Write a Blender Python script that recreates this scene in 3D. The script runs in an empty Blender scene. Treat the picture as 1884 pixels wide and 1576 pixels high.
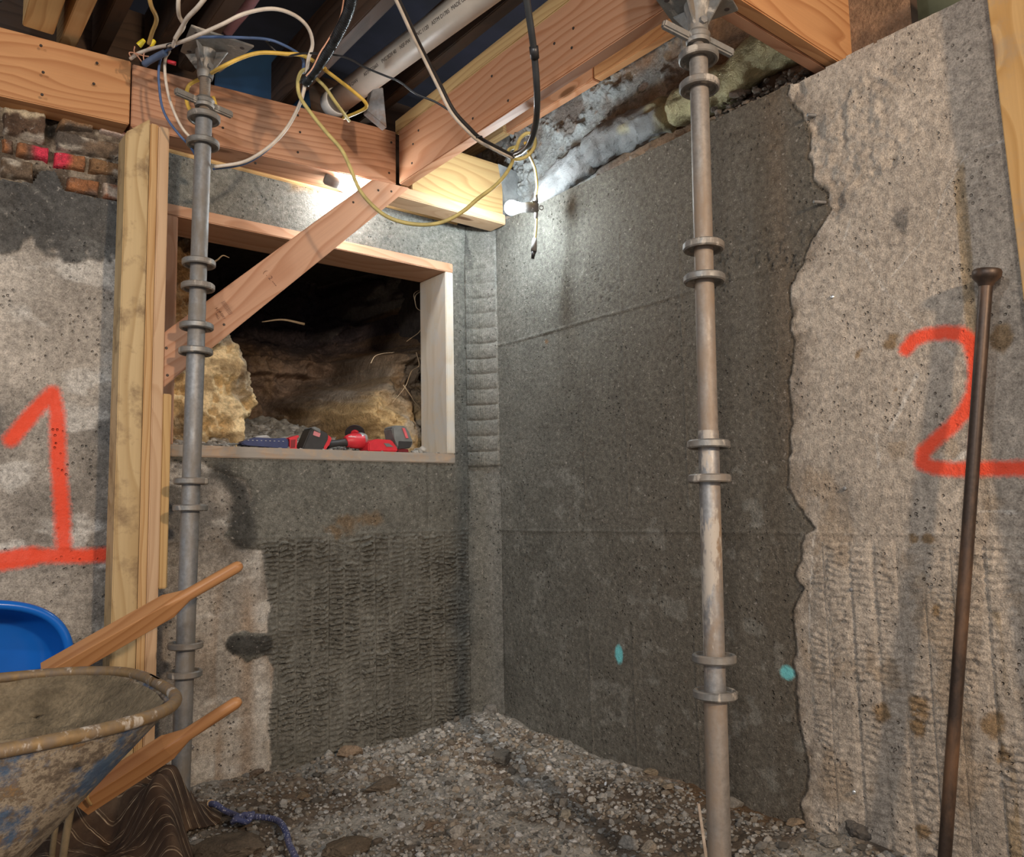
import bpy, bmesh, math, random
import numpy as np
from mathutils import Vector, Matrix
random.seed(7); RNG = np.random.default_rng(11)
PI = math.pi
SC = bpy.context.scene
COL = SC.collection
# ------------------------------------------------------------------ camera calibration (from the wall corner, seams and sills)
FPX, CX, CY = 1465.0, 942.0, 788.0
def _nv(v): v = np.array(v, float); return v/np.linalg.norm(v)
_X = _nv((2776-CX, -(900-CY), -FPX)); _Y = _nv((-250-CX, -(962-CY), -FPX)); _Y = _nv(_Y-_X*_X.dot(_Y)); _Z = np.cross(_X, _Y)
RM = np.array([_X, _Y, _Z])
def ray(px, py): return RM @ np.array(((px-CX)/FPX, -(py-CY)/FPX, -1.0))
_r = ray(893, 980); _k = 3.3/np.hypot(_r[0], _r[1])
CAM = np.array([-_r[0]*_k, -_r[1]*_k, 0.85])
def hit(px, py, ax, val):
    r = ray(px, py); return CAM + r*((val-CAM[ax])/r[ax])
def hx(px, py, x): return hit(px, py, 0, x)
def hy(px, py, y): return hit(px, py, 1, y)
def hz(px, py, z): return hit(px, py, 2, z)
def hd(px, py, d): return CAM + ray(px, py)*d
cd = bpy.data.cameras.new('camera'); cam = bpy.data.objects.new('camera', cd); COL.objects.link(cam)
M3 = Matrix([list(r) for r in RM]); M4 = M3.to_4x4(); M4.translation = Vector(CAM); cam.matrix_world = M4
cd.sensor_fit = 'HORIZONTAL'; cd.sensor_width = 36.0; cd.lens = FPX/1884*36.0; cd.clip_start = 0.02; cd.clip_end = 60
SC.camera = cam
# ------------------------------------------------------------------ object helpers
def tag(o, label=None, cat=None, group=None, kind=None):
    if label: o['label'] = label
    if cat: o['category'] = cat
    if group: o['group'] = group
    if kind: o['kind'] = kind
    return o
def empty(name, loc=(0, 0, 0), label=None, cat=None, group=None):
    o = bpy.data.objects.new(name, None); COL.objects.link(o); o.location = loc; o.empty_display_size = .05
    return tag(o, label, cat, group)
def link(name, me, m=None, parent=None, mw=None):
    o = bpy.data.objects.new(name, me); COL.objects.link(o)
    if m is not None: me.materials.append(m)
    if mw is not None: o.matrix_world = mw
    if parent is not None:
        o.parent = parent
        o.matrix_parent_inverse = Matrix.Translation(-Vector(parent.location)) if parent.type == 'EMPTY' else parent.matrix_world.inverted()
    return o
def mesh_np(name, V, F, smooth=True, cols=None):
    """V (n,3) float, F (m,k) int (all the same k)"""
    V = np.asarray(V, np.float32); F = np.asarray(F, np.int32)
    me = bpy.data.meshes.new(name); me.vertices.add(len(V)); me.vertices.foreach_set('co', V.ravel())
    m, k = F.shape; me.loops.add(m*k); me.loops.foreach_set('vertex_index', F.ravel())
    me.polygons.add(m); me.polygons.foreach_set('loop_start', np.arange(0, m*k, k, dtype=np.int32))
    me.polygons.foreach_set('loop_total', np.full(m, k, np.int32))
    me.polygons.foreach_set('use_smooth', np.full(m, smooth, bool))
    me.update(calc_edges=True)
    for n, c in (cols or {}).items():
        a = me.color_attributes.new(n, 'FLOAT_COLOR', 'POINT')
        c = np.asarray(c, np.float32)
        if c.shape[1] == 3: c = np.hstack([c, np.ones((len(c), 1), np.float32)])
        a.data.foreach_set('color', c.ravel())
    return me
def bm_mesh(name, bm, smooth=False, bevel=0, seg=2):
    if bevel: bmesh.ops.bevel(bm, geom=bm.edges[:], offset=bevel, segments=seg, affect='EDGES', clamp_overlap=True)
    bmesh.ops.recalc_face_normals(bm, faces=bm.faces[:])
    me = bpy.data.meshes.new(name); bm.to_mesh(me); bm.free()
    for p in me.polygons: p.use_smooth = smooth
    return me
def frame(a, b, up=(0, 0, 1)):
    a = Vector(a); b = Vector(b); x = (b-a).normalized(); up = Vector(up)
    y = up.cross(x); 
    if y.length < 1e-5: y = Vector((0, 1, 0)).cross(x)
    y.normalize(); z = x.cross(y)
    m = Matrix((x, y, z)).transposed().to_4x4(); m.translation = (a+b)/2
    return m, (b-a).length
def board(name, a, b, w, t, m, up=(0, 0, 1), parent=None, bevel=.003, cut0=0, cut1=0):
    """timber from a to b (centre line), w along up, t across; cut0/cut1 shift the bottom corner of an end along the length"""
    mw, L = frame(a, b, up)
    bm = bmesh.new(); bmesh.ops.create_cube(bm, size=1)
    for v in bm.verts:
        s = v.co.copy(); v.co = Vector((s.x*L, s.y*t, s.z*w))
        if s.z < 0: v.co.x += cut0 if s.x < 0 else cut1
    me = bm_mesh(name, bm, False, bevel, 2)
    return link(name, me, m, parent, mw)
def quad_board(name, P, off, m, parent=None, bevel=.003):
    """a board whose front face has the four corners P and is extruded by off"""
    P = [Vector(p) for p in P]; off = Vector(off); bm = bmesh.new()
    a = [bm.verts.new(p) for p in P]; b = [bm.verts.new(p+off) for p in P]; n = len(P)
    bm.faces.new(a); bm.faces.new(b[::-1])
    for i in range(n): bm.faces.new((a[i], b[i], b[(i+1) % n], a[(i+1) % n]))
    # local frame along the longest edge so that the grain follows it
    e = max(((P[(i+1) % n]-P[i]) for i in range(n)), key=lambda v: v.length).normalized()
    y = off.normalized(); z = e.cross(y).normalized(); y = z.cross(e)
    mw = Matrix((e, y, z)).transposed().to_4x4(); mw.translation = sum(P, Vector())/n
    inv = mw.inverted()
    for v in bm.verts: v.co = inv @ v.co
    return link(name, bm_mesh(name, bm, False, bevel, 2), m, parent, mw)
def box(name, c, s, m, parent=None, bevel=0, rot=(0, 0, 0), smooth=False, taper=None, seg=2):
    bm = bmesh.new(); bmesh.ops.create_cube(bm, size=1)
    for v in bm.verts:
        k = taper if (taper and v.co.z > 0) else 1
        v.co = Vector((v.co.x*s[0]*k, v.co.y*s[1]*k, v.co.z*s[2]))
    me = bm_mesh(name, bm, smooth, bevel, seg)
    from mathutils import Euler
    mw = Matrix.Translation(Vector(c)) @ Euler(rot).to_matrix().to_4x4()
    return link(name, me, m, parent, mw)
def lathe(name, prof, m, mw=None, parent=None, n=32, smooth=True, closed=False):
    V = []; F = []
    for r, z in prof:
        for i in range(n):
            a = 2*PI*i/n; V.append((r*math.cos(a), r*math.sin(a), z))
    k = len(prof)
    for j in range(k if closed else k-1):
        for i in range(n):
            i2 = (i+1) % n; j2 = (j+1) % k; F.append((j*n+i, j*n+i2, j2*n+i2, j2*n+i))
    me = mesh_np(name, V, F, smooth)
    o = link(name, me, m, parent, mw or Matrix.Identity(4))
    if smooth: sharp(me, 40)
    return o
def sharp(me, ang=40):
    try: me.set_sharp_from_angle(angle=math.radians(ang))
    except Exception: pass
def catmull(P, n=8):
    P = np.array(P, float); Q = np.vstack([2*P[0]-P[1], P, 2*P[-1]-P[-2]]); out = []
    for i in range(1, len(Q)-2):
        p0, p1, p2, p3 = Q[i-1], Q[i], Q[i+1], Q[i+2]
        for t in np.linspace(0, 1, n, endpoint=False):
            out.append(.5*((2*p1)+(-p0+p2)*t+(2*p0-5*p1+4*p2-p3)*t*t+(-p0+3*p1-3*p2+p3)*t**3))
    out.append(P[-1]); return np.array(out)
def tube(name, pts, r, m, parent=None, n=8, seg=10, caps=True, rfun=None, flat=1.0, raw=False):
    C = np.array(pts, float) if raw else catmull(pts, n)
    T = np.gradient(C, axis=0); T /= np.linalg.norm(T, axis=1)[:, None]+1e-12
    u = np.cross(T[0], (0, 0, 1.)); 
    if np.linalg.norm(u) < .1: u = np.cross(T[0], (0, 1., 0))
    u /= np.linalg.norm(u); V = []; k = len(C)
    for i in range(k):
        u = u-T[i]*u.dot(T[i]); u /= np.linalg.norm(u); w = np.cross(T[i], u)
        rr = r if rfun is None else rfun(i/(k-1))*r
        for j in range(seg):
            a = 2*PI*j/seg; V.append(C[i]+rr*(u*math.cos(a)*flat+w*math.sin(a)))
    idx = np.arange(k*seg).reshape(k, seg); A = idx[:-1]; B = idx[1:]
    F = np.stack([A, np.roll(A, -1, 1), np.roll(B, -1, 1), B], -1).reshape(-1, 4)
    F = F.tolist()
    V = list(V)
    if caps:
        for ring, c, fl in ((0, C[0], 1), (k-1, C[-1], 0)):
            V.append(c); ci = len(V)-1
            for j in range(0, seg, 1):
                a, b = idx[ring][j], idx[ring][(j+1) % seg]
                F.append((ci, b, a, a) if fl else (ci, a, b, b))
    # degenerate quads as tris need from_pydata
    me = bpy.data.meshes.new(name); me.from_pydata([tuple(map(float, v)) for v in V], [], [tuple(int(q) for q in dict.fromkeys(f)) for f in F])
    for p in me.polygons: p.use_smooth = True
    me.update(); return link(name, me, m, parent)
def axis_mw(loc, z=(0, 0, 1), x=(1, 0, 0)):
    z = Vector(z).normalized(); x = Vector(x); x = (x-z*x.dot(z)).normalized(); y = z.cross(x)
    m = Matrix((x, y, z)).transposed().to_4x4(); m.translation = Vector(loc); return m
# ------------------------------------------------------------------ numpy noise
def _h(ix, iy, s):
    n = (ix.astype(np.int64)*374761393 + iy.astype(np.int64)*668265263 + s*1442695041) & 0xffffffff
    n = ((n ^ (n >> 13))*1274126177) & 0xffffffff; n = n ^ (n >> 16)
    return (n & 0xffffff)/float(0xffffff)
def vn(x, y, s=0):
    ix = np.floor(x); iy = np.floor(y); fx = x-ix; fy = y-iy; fx = fx*fx*(3-2*fx); fy = fy*fy*(3-2*fy)
    a = _h(ix, iy, s); b = _h(ix+1, iy, s); c = _h(ix, iy+1, s); d = _h(ix+1, iy+1, s)
    return (a*(1-fx)+b*fx)*(1-fy)+(c*(1-fx)+d*fx)*fy
def fbm(x, y, f=1., o=4, s=0, g=.5):
    t = 0; a = 1; w = 0
    for i in range(o): t = t+a*vn(x*f+17.3*i, y*f-9.1*i, s+i*31); w += a; a *= g; f *= 2.03
    return t/w
def ss(a, b, x): t = np.clip((x-a)/(b-a), 0, 1); return t*t*(3-2*t)
def seg_d(U, Vv, P):
    """distance of every grid point to an open polyline P"""
    d = np.full(U.shape, 1e9)
    for (x0, y0), (x1, y1) in zip(P[:-1], P[1:]):
        dx, dy = x1-x0, y1-y0; L = dx*dx+dy*dy+1e-12
        t = np.clip(((U-x0)*dx+(Vv-y0)*dy)/L, 0, 1); d = np.minimum(d, np.hypot(U-x0-t*dx, Vv-y0-t*dy))
    return d
def inside(U, Vv, P):
    r = np.zeros(U.shape, bool); n = len(P)
    for i in range(n):
        x0, y0 = P[i]; x1, y1 = P[(i+1) % n]
        if y0 == y1: continue
        r ^= ((y0 > Vv) != (y1 > Vv)) & (U < (x1-x0)*(Vv-y0)/(y1-y0)+x0)
    return r
def sdf(U, Vv, P):   # positive inside
    d = seg_d(U, Vv, list(P)+[P[0]]); return np.where(inside(U, Vv, P), d, -d)
def lerp(a, b, t): return a*(1-t[..., None])+np.asarray(b, float)*t[..., None]
# ------------------------------------------------------------------ materials
def newmat(name):
    m = bpy.data.materials.new(name); m.use_nodes = True; nt = m.node_tree
    b = nt.nodes['Principled BSDF']; return m, nt, b
class N:
    def __init__(s, nt): s.nt = nt
    def __call__(s, t, **k):
        n = s.nt.nodes.new(t)
        for a, v in k.items(): setattr(n, a, v)
        return n
    def L(s, a, b): s.nt.links.new(a, b)
    def tc(s, sc=(1, 1, 1), which='Object', rnd=False):
        t = s('ShaderNodeTexCoord'); mp = s('ShaderNodeMapping'); mp.inputs['Scale'].default_value = sc
        s.L(t.outputs[which], mp.inputs[0])
        if rnd:
            oi = s('ShaderNodeObjectInfo'); mu = s('ShaderNodeMath', operation='MULTIPLY'); mu.inputs[1].default_value = 37.7
            s.L(oi.outputs['Random'], mu.inputs[0]); cb = s('ShaderNodeCombineXYZ')
            for i in range(3): s.L(mu.outputs[0], cb.inputs[i])
            s.L(cb.outputs[0], mp.inputs['Location'])
        return mp.outputs[0]
    def noise(s, vec, sc=5, det=4, rough=.55, dist=0):
        n = s('ShaderNodeTexNoise'); n.inputs['Scale'].default_value = sc; n.inputs['Detail'].default_value = det
        n.inputs['Roughness'].default_value = rough; n.inputs['Distortion'].default_value = dist
        s.L(vec, n.inputs['Vector']); return n.outputs['Fac']
    def ramp(s, fac, stops, interp='LINEAR'):
        r = s('ShaderNodeValToRGB'); r.color_ramp.interpolation = interp; e = r.color_ramp.elements
        while len(e) < len(stops): e.new(.5)
        for i, (p, c) in enumerate(stops):
            e[i].position = p; e[i].color = (*c, 1) if len(c) == 3 else c
        s.L(fac, r.inputs[0]); return r.outputs[0]
    def mix(s, f, a, b, mode='MIX'):
        n = s('ShaderNodeMix', data_type='RGBA', blend_type=mode)
        if isinstance(f, (int, float)): n.inputs[0].default_value = f
        else: s.L(f, n.inputs[0])
        for i, v in ((6, a), (7, b)):
            if isinstance(v, (tuple, list)): n.inputs[i].default_value = (*v, 1) if len(v) == 3 else v
            else: s.L(v, n.inputs[i])
        return n.outputs[2]
    def math(s, op, a, b=None, clamp=False):
        n = s('ShaderNodeMath', operation=op, use_clamp=clamp)
        for i, v in ((0, a), (1, b)):
            if v is None: continue
            if isinstance(v, (int, float)): n.inputs[i].default_value = v
            else: s.L(v, n.inputs[i])
        return n.outputs[0]
    def bump(s, h, bsdf, strength=.5, dist=.002):
        b = s('ShaderNodeBump'); b.inputs['Strength'].default_value = strength; b.inputs['Distance'].default_value = dist
        s.L(h, b.inputs['Height']); s.L(b.outputs[0], bsdf.inputs['Normal'])
def plain(name, col, rough=.6, metal=0, var=.15, scale=30, bump=.0, spec=.5):
    m, nt, b = newmat(name); n = N(nt); v = n.tc(rnd=True)
    f = n.noise(v, scale, 4)
    c = n.ramp(f, [(.3, tuple(x*(1-var) for x in col)), (.7, tuple(min(1, x*(1+var)) for x in col))])
    n.L(c, b.inputs['Base Color']); b.inputs['Roughness'].default_value = rough; b.inputs['Metallic'].default_value = metal
    b.inputs['Specular IOR Level'].default_value = spec
    if bump: n.bump(n.noise(v, scale*3, 3), b, bump, .002)
    return m
def emis(name, col, st):
    m, nt, b = newmat(name); b.inputs['Base Color'].default_value = (*col, 1)
    b.inputs['Emission Color'].default_value = (*col, 1); b.inputs['Emission Strength'].default_value = st; return m
def wood(name, light, dark, ring=26., gth=.5, rough=.62, knots=True, grime=0., stain=None, knotcol=(.16, .07, .03), sat=1.):
    """plain-sawn timber: rings cut by a plane, grain along local X"""
    m, nt, b = newmat(name); n = N(nt)
    v = n.tc(rnd=True)
    sx = n('ShaderNodeSeparateXYZ'); n.L(v, sx.inputs[0])
    # warp
    wv = n('ShaderNodeMapping'); wv.inputs['Scale'].default_value = (1.3, 5, 5); n.L(v, wv.inputs[0])
    w1 = n.noise(wv.outputs[0], 1.0, 2, .4)
    # knots
    kv = n('ShaderNodeMapping'); kv.inputs['Scale'].default_value = (2.1, 7.0, 7.0); n.L(v, kv.inputs[0])
    vo = n('ShaderNodeTexVoronoi', feature='F1', distance='EUCLIDEAN'); vo.inputs['Scale'].default_value = 1.0; vo.inputs['Randomness'].default_value = 1.0
    n.L(kv.outputs[0], vo.inputs['Vector'])
    kd = vo.outputs['Distance']
    push = n.math('POWER', n.math('SUBTRACT', 1.0, n.math('MULTIPLY', kd, 1.6), True), 3.0)
    fz = n.math('MULTIPLY', sx.outputs[2], ring); fy = n.math('MULTIPLY', sx.outputs[1], ring*.6)
    ph = n.math('ADD', n.math('ADD', fz, fy), n.math('MULTIPLY', w1, 7.5))
    if knots: ph = n.math('ADD', ph, n.math('MULTIPLY', push, 3.0))
    fr = n.math('FRACT', ph)
    ringc = n.ramp(fr, [(0, (0, 0, 0)), (.55, (.25, .25, .25)), (.88, (1, 1, 1)), (.97, (.55, .55, .55)), (1, (0, 0, 0))])
    fv = n('ShaderNodeMapping'); fv.inputs['Scale'].default_value = (4, 170, 170); n.L(v, fv.inputs[0])
    fine = n.noise(fv.outputs[0], 1.0, 3, .6)
    big = n.noise(wv.outputs[0], .8, 3)
    c = n.mix(ringc, light, dark)
    c = n.mix(n.math('MULTIPLY', fine, .55), c, tuple(x*.55 for x in light))
    c = n.mix(n.ramp(big, [(.35, (0, 0, 0)), (.7, (.35, .35, .35))]), c, dark)
    if knots:
        km = n.ramp(kd, [(0, (1, 1, 1)), (.075, (.85, .85, .85)), (.12, (0, 0, 0))]); c = n.mix(km, c, knotcol)
    if grime:
        gn = n.noise(n.tc((1, 1, 1), rnd=True), 9, 6, .7); g = n.ramp(gn, [(gth, (0, 0, 0)), (gth+.17, (grime,)*3)])
        c = n.mix(g, c, stain or (.12, .11, .1))
    n.L(c, b.inputs['Base Color']); b.inputs['Roughness'].default_value = rough; b.inputs['Specular IOR Level'].default_value = .3
    n.bump(n.math('ADD', n.math('MULTIPLY', fine, .6), n.math('MULTIPLY', ringc, .25)), b, .35, .0012)
    return m
def metal(name, base, rust=(.22, .11, .05), amount=.45, rough=.42, splat=.0, met=.75, scale=14):
    m, nt, b = newmat(name); n = N(nt); v = n.tc(rnd=True)
    v2 = n('ShaderNodeMapping'); v2.inputs['Scale'].default_value = (1, 1, .35); n.L(v, v2.inputs[0])
    a = n.noise(v2.outputs[0], scale, 6, .65); f = n.noise(v, 90, 4, .6)
    c = n.ramp(f, [(.3, tuple(x*.7 for x in base)), (.7, base)])
    r = n.ramp(a, [(.62-amount*.35, (0, 0, 0)), (.75-amount*.2, (1, 1, 1))]); c = n.mix(r, c, rust)
    mt = n.math('MULTIPLY', n.math('SUBTRACT', 1.0, r, True), met)
    if splat:
        sp = n.ramp(n.noise(v2.outputs[0], 22, 5, .7), [(.60-splat*.1, (0, 0, 0)), (.66-splat*.1, (1, 1, 1))]); c = n.mix(sp, c, (.42, .38, .33)); mt = n.math('MULTIPLY', mt, n.math('SUBTRACT', 1.0, sp, True))
    n.L(c, b.inputs['Base Color']); n.L(mt, b.inputs['Metallic'])
    n.L(n.math('ADD', n.math('MULTIPLY', a, .35), rough-.1), b.inputs['Roughness'])
    n.bump(f, b, .25, .001); return m
def vcol_mat(name, rough=.9, fine=60, fine_amt=.35, bump=.6, bdist=.004, pits=0., paint=False, spec=.25, coarse=None, speck=0.):
    """earth and concrete: colour from the mesh's own 'Col', masks for sprayed paint in 'Msk'"""
    m, nt, b = newmat(name); n = N(nt); v = n.tc()
    at = n('ShaderNodeAttribute', attribute_name='Col'); c = at.outputs['Color']
    f1 = n.noise(v, fine, 6, .7); f2 = n.noise(v, fine*4.5, 3, .6)
    c = n.mix(1.0, c, n.ramp(f1, [(.3, (1-fine_amt,)*3), (.7, (1+fine_amt*.6,)*3)]), 'MULTIPLY')
    c = n.mix(1.0, c, n.ramp(f2, [(.3, (1-fine_amt*.7,)*3), (.65, (1+fine_amt*.35,)*3)]), 'MULTIPLY')
    if speck:
        sp = n.ramp(n.noise(v, 130, 2, .5), [(.66, (0, 0, 0)), (.72, (speck,)*3)]); c = n.mix(sp, c, (.10, .085, .07))
        sp = n.ramp(n.noise(v, 85, 4, .6), [(.62, (0, 0, 0)), (.7, (speck*.6,)*3)]); c = n.mix(sp, c, (.62, .58, .53))
    h = n.math('ADD', n.math('MULTIPLY', f1, 1.0), n.math('MULTIPLY', f2, .35))
    if pits:
        vo = n('ShaderNodeTexVoronoi', feature='F1'); vo.inputs['Scale'].default_value = 55; n.L(v, vo.inputs['Vector'])
        sel = n.noise(v, 7, 3, .6); p = n.ramp(vo.outputs['Distance'], [(.10, (1, 1, 1)), (.22, (0, 0, 0))])
        p = n.math('MULTIPLY', p, n.ramp(sel, [(.5, (0, 0, 0)), (.62, (1, 1, 1))]))
        h = n.math('SUBTRACT', h, n.math('MULTIPLY', p, 2.5*pits))
    if paint:
        ms = n('ShaderNodeAttribute', attribute_name='Msk'); sp = n('ShaderNodeSeparateColor'); n.L(ms.outputs['Color'], sp.inputs[0])
        brk = n.math('MULTIPLY', n.math('SUBTRACT', n.noise(v, 120, 4, .7), .5), .9)
        for ch, col in ((0, (.98, .095, .04)), (1, (.20, .68, .74))):
            k = n.ramp(n.math('ADD', sp.outputs[ch], n.math('MULTIPLY', brk, n.ramp(sp.outputs[ch], [(0, (0, 0, 0)), (.12, (1, 1, 1))]))), [(.12, (0, 0, 0)), (.85, (.93, .93, .93))]); c = n.mix(k, c, col)
    n.L(c, b.inputs['Base Color']); b.inputs['Roughness'].default_value = rough; b.inputs['Specular IOR Level'].default_value = spec
    n.bump(h, b, bump, bdist); return m

BULB = 270.
# ------------------------------------------------------------------ room shell
MC_new = vcol_mat('concrete', .88, 60, .48, 1., .006, pits=1., paint=True, speck=.6)
MC_soil = vcol_mat('soil', .95, 22, .35, 1., .012)
def quadgrid(nv, nu, keep=None):
    idx = np.arange(nv*nu).reshape(nv, nu)
    F = np.stack([idx[:-1, :-1], idx[:-1, 1:], idx[1:, 1:], idx[1:, :-1]], -1).reshape(-1, 4)
    if keep is not None: F = F[keep.reshape(-1)]
    return F
def prune(V, F, cols):
    used = np.zeros(len(V), bool); used[F.ravel()] = True; re = np.cumsum(used)-1
    return V[used], re[F], {k: c[used] for k, c in cols.items()}
PB = lambda pts: [tuple(hy(x, y, 0)[[0, 2]]) for x, y in pts]     # back wall (x, z)
PR = lambda pts: [tuple(hx(x, y, 0)[[1, 2]]) for x, y in pts]     # right wall (y, z)
OLD = np.array((.43, .395, .35)); NEW = np.array((.185, .183, .162))
WX0, WX1, WZ0, WZ1 = -1.275, -.152, 1.04, 1.862      # the framed opening
RES = .0045
def ribs(U, Vz, x0, pitch, h0, seed):
    """scored columns with wavy, broken horizontal ridges and a smooth joint between columns"""
    k = np.floor((U-x0)/pitch); fr = (U-x0)/pitch-k
    col = ss(.10, .2, fr)*ss(1.0, .90, fr)
    wob = (fbm(U, Vz, 22, 4, seed)-.5)*.034+_h(k, k*0, seed+5)*.09+(fr-.5)*.004*(_h(k, np.floor(Vz*11), seed+6)-.5)*4
    amp = .40+1.0*ss(.33, .66, fbm(U, Vz, 11, 4, seed+9))
    pv = .0155+.003*_h(k, k*0+3, seed+7)
    r = np.sin((Vz+wob)*2*PI/pv)+.5*np.sin((Vz+wob*1.7)*2*PI/.0087+k*2)+(fbm(U, Vz, 90, 3, seed+2)-.5)*1.1
    joint = np.exp(-((fr-.05)/.022)**2)*.0030-np.exp(-((fr-.0)/.02)**2)*.002-np.exp(-((fr-.11)/.02)**2)*.002
    return col*(r*.0021*amp*h0+.003)+joint*min(h0, 2.0)
# --- back wall
nu = int(2.45/RES); nvv = int(2.16/RES)
u = np.linspace(-2.45, 0., nu); w = np.linspace(-.12, 2.035, nvv); U, W = np.meshgrid(u, w)
newP = PB([(370, 848), (400, 862), (450, 885), (464, 912), (458, 940), (420, 962), (413, 985), (440, 1004), (482, 1012), (492, 1060), (494, 1130), (490, 1163), (432, 1163), (414, 1183), (424, 1197), (455, 1217), (490, 1202), (499, 1222), (501, 1260), (496, 1300), (498, 1470), (1050, 1500), (1200, 100), (235, 120), (240, 500), (300, 800), (318, 846)])
nz = fbm(U, W, 22, 4, 3)-.5
sd = sdf(U, W, newP)+nz*.03
mN = ss(-.0025, .0025, sd)
H = (fbm(U, W, 3, 4, 1)-.5)*.012+(fbm(U, W, 26, 4, 2)-.5)*.003
old_rough = (fbm(U, W, 60, 3, 5)-.5)*.004
H = H+old_rough*(1-mN)+mN*(.004+(fbm(U, W, 80, 2, 6)-.5)*.0012)
H -= np.exp(-(sd/.006)**2)*.005*(W < 1.06)
seam = .772
rb = mN*ss(.772, .755, W)*ss(-.075, -.092, U)*ss(-.985, -.93, U)
H = H+ribs(U, W, -.087-.0615*14, .0615, 4.2, 40)*rb
# formwork seams
H += .003*np.exp(-((W-seam-(fbm(U, W*0, 6, 3, 8)-.5)*.012)/.0032)**2)*ss(-2.4, -2.3, U)
H += .003*np.exp(-((W-1.545-(fbm(U, W*0, 9, 3, 9)-.5)*.02)/.004)**2)*(U < -1.3)
H += .0028*np.exp(-((U+.094)/.0025)**2)*(W < 1.02)
H -= .006*np.exp(-((U+.275)/.009)**2)*ss(.775, .79, W)*(W < 1.05)
C = OLD*(1+(fbm(U, W, 2.2, 5, 12)-.5)[..., None]*1.5+(fbm(U, W, 11, 4, 13)-.5)[..., None]*.75)
C = lerp(C, (.36, .25, .16), .55*ss(.5, .72, fbm(U*2.5, W, 2.5, 4, 15))*ss(.9, .2, W))                # rusty run-off low down
C = lerp(C, (.17, .17, .165), .75*ss(.5, .66, fbm(U, W, 3.2, 5, 16)+.10*np.exp(-((W-1.1)/.15)**2)))    # darker damp blotches
C = lerp(C, (.68, .66, .62), .8*ss(.58, .70, fbm(U, W*2.2, 6, 5, 17)))                                 # lime bloom
C = lerp(C, (.64, .62, .58), .75*np.exp(-((U+.945)/.04)**2)*(W < .72)*ss(.3, .6, fbm(U, W, 8, 3, 20)))
for sx, w0 in ((402, .02), (455, .03)):
    px = hy(sx, 1250, 0)[0]; C = lerp(C, (.30, .20, .12), .6*np.exp(-((U-px)/w0)**2)*ss(.75, .5, W)*ss(.25, .5, fbm(U*6, W, 3, 3, 19)))
CN = NEW*(1+(fbm(U, W, 2.6, 5, 22)-.5)[..., None]*.55+(fbm(U, W, 14, 4, 23)-.5)[..., None]*.4)
CN = lerp(CN, (.26, .265, .24), .7*ss(1.75, 1.95, W))
for cx, cy, rr in ((560, 330, .07), (640, 965, .045), (680, 955, .035), (615, 975, .03), (790, 350, .05)):
    p = hy(cx, cy, 0); d = np.hypot((U-p[0])*.6, W-p[2])+(fbm(U, W, 30, 4, 29)-.5)*.05
    CN = lerp(CN, (.42, .25, .10) if cy < 500 else (.20, .135, .075), .75*ss(rr, rr*.3, d))
C = C*(1-mN[..., None])+CN*mN[..., None]
# dark mortar smear with drips at the head of the old wall
drip = hy(0, 430, 0)[2]-.02+(fbm(U, W*0, 11, 3, 31)-.5)*.16+(fbm(U, W, 30, 3, 32)-.5)*.09
sm = ss(-.008, .012, W-drip)*(U < -1.30); C = lerp(C, np.array((.085, .085, .083)), sm*(.75+.25*fbm(U, W, 9, 3, 33))); 
C = lerp(C, (.2, .2, .19), sm*.5*ss(.55, .7, fbm(U*2+W*3, W, 8, 4, 34))); H += sm*(.006+.02*(fbm(U, W, 9, 4, 36)-.5)+.05*ss(drip, 1.84, W)*(W > drip)*.6)
# wet smears beside the opening
vm = np.exp(-((U-hy(850, 600, 0)[0])/.045)**2)*ss(.45, .6, fbm(U*2, W, 6, 4, 44))*(W > .9); CN = 0
C = lerp(C, (.12, .125, .115), .2*vm)
d = seg_d(U, W, PB([(405, 865), (440, 905), (448, 990)]))+(fbm(U, W, 12, 4, 46)-.5)*.05; C = lerp(C, (.075, .075, .07), .95*ss(.055, .015, d)); 
d = seg_d(U, W, PB([(432, 1186), (485, 1186)]))+(fbm(U, W, 40, 4, 47)-.5)*.015; C = lerp(C, (.075, .075, .07), ss(.036, .026, d))
# sprayed figure 1 and its underline
one = seg_d(U, W, PB([(20, 808), (58, 762), (97, 722)])); one = np.minimum(one, seg_d(U, W, PB([(97, 722), (106, 760), (108, 850), (115, 950), (118, 1012)])))
und = seg_d(U, W, PB([(-60, 1040), (0, 1033), (60, 1022)]))-.006; und = np.minimum(und, seg_d(U, W, PB([(60, 1022), (150, 1022), (215, 1019)])))
M = np.zeros(U.shape+(3,)); M[..., 0] = ss(.036, .004, np.minimum(one, und))*(.80+.4*fbm(U, W, 10, 3, 50))
# top of the concrete under the bricks
top = np.interp(u, *zip(*sorted(PB([(-400, 300), (-60, 330), (0, 338), (55, 345), (68, 322), (95, 322), (112, 356), (170, 370), (236, 379)])))); top = np.where(u > -1.385, 9, top)
cu, cw = (U[:-1, :-1]+U[1:, 1:])/2, (W[:-1, :-1]+W[1:, 1:])/2
keep = ~((cu > WX0+.01) & (cu < WX1-.01) & (cw > WZ0+.01) & (cw < WZ1-.01)) & (cw < top[None, :-1])
V = np.stack([U, -H, W], -1).reshape(-1, 3); F = quadgrid(nvv, nu, keep)[:, ::1]
V, F, cc = prune(V, F, {'Col': C.reshape(-1, 3), 'Msk': M.reshape(-1, 3)})
wall_back = tag(link('wall_back', mesh_np('wall_back', V, F, True, cc), MC_new), kind='structure')
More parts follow.
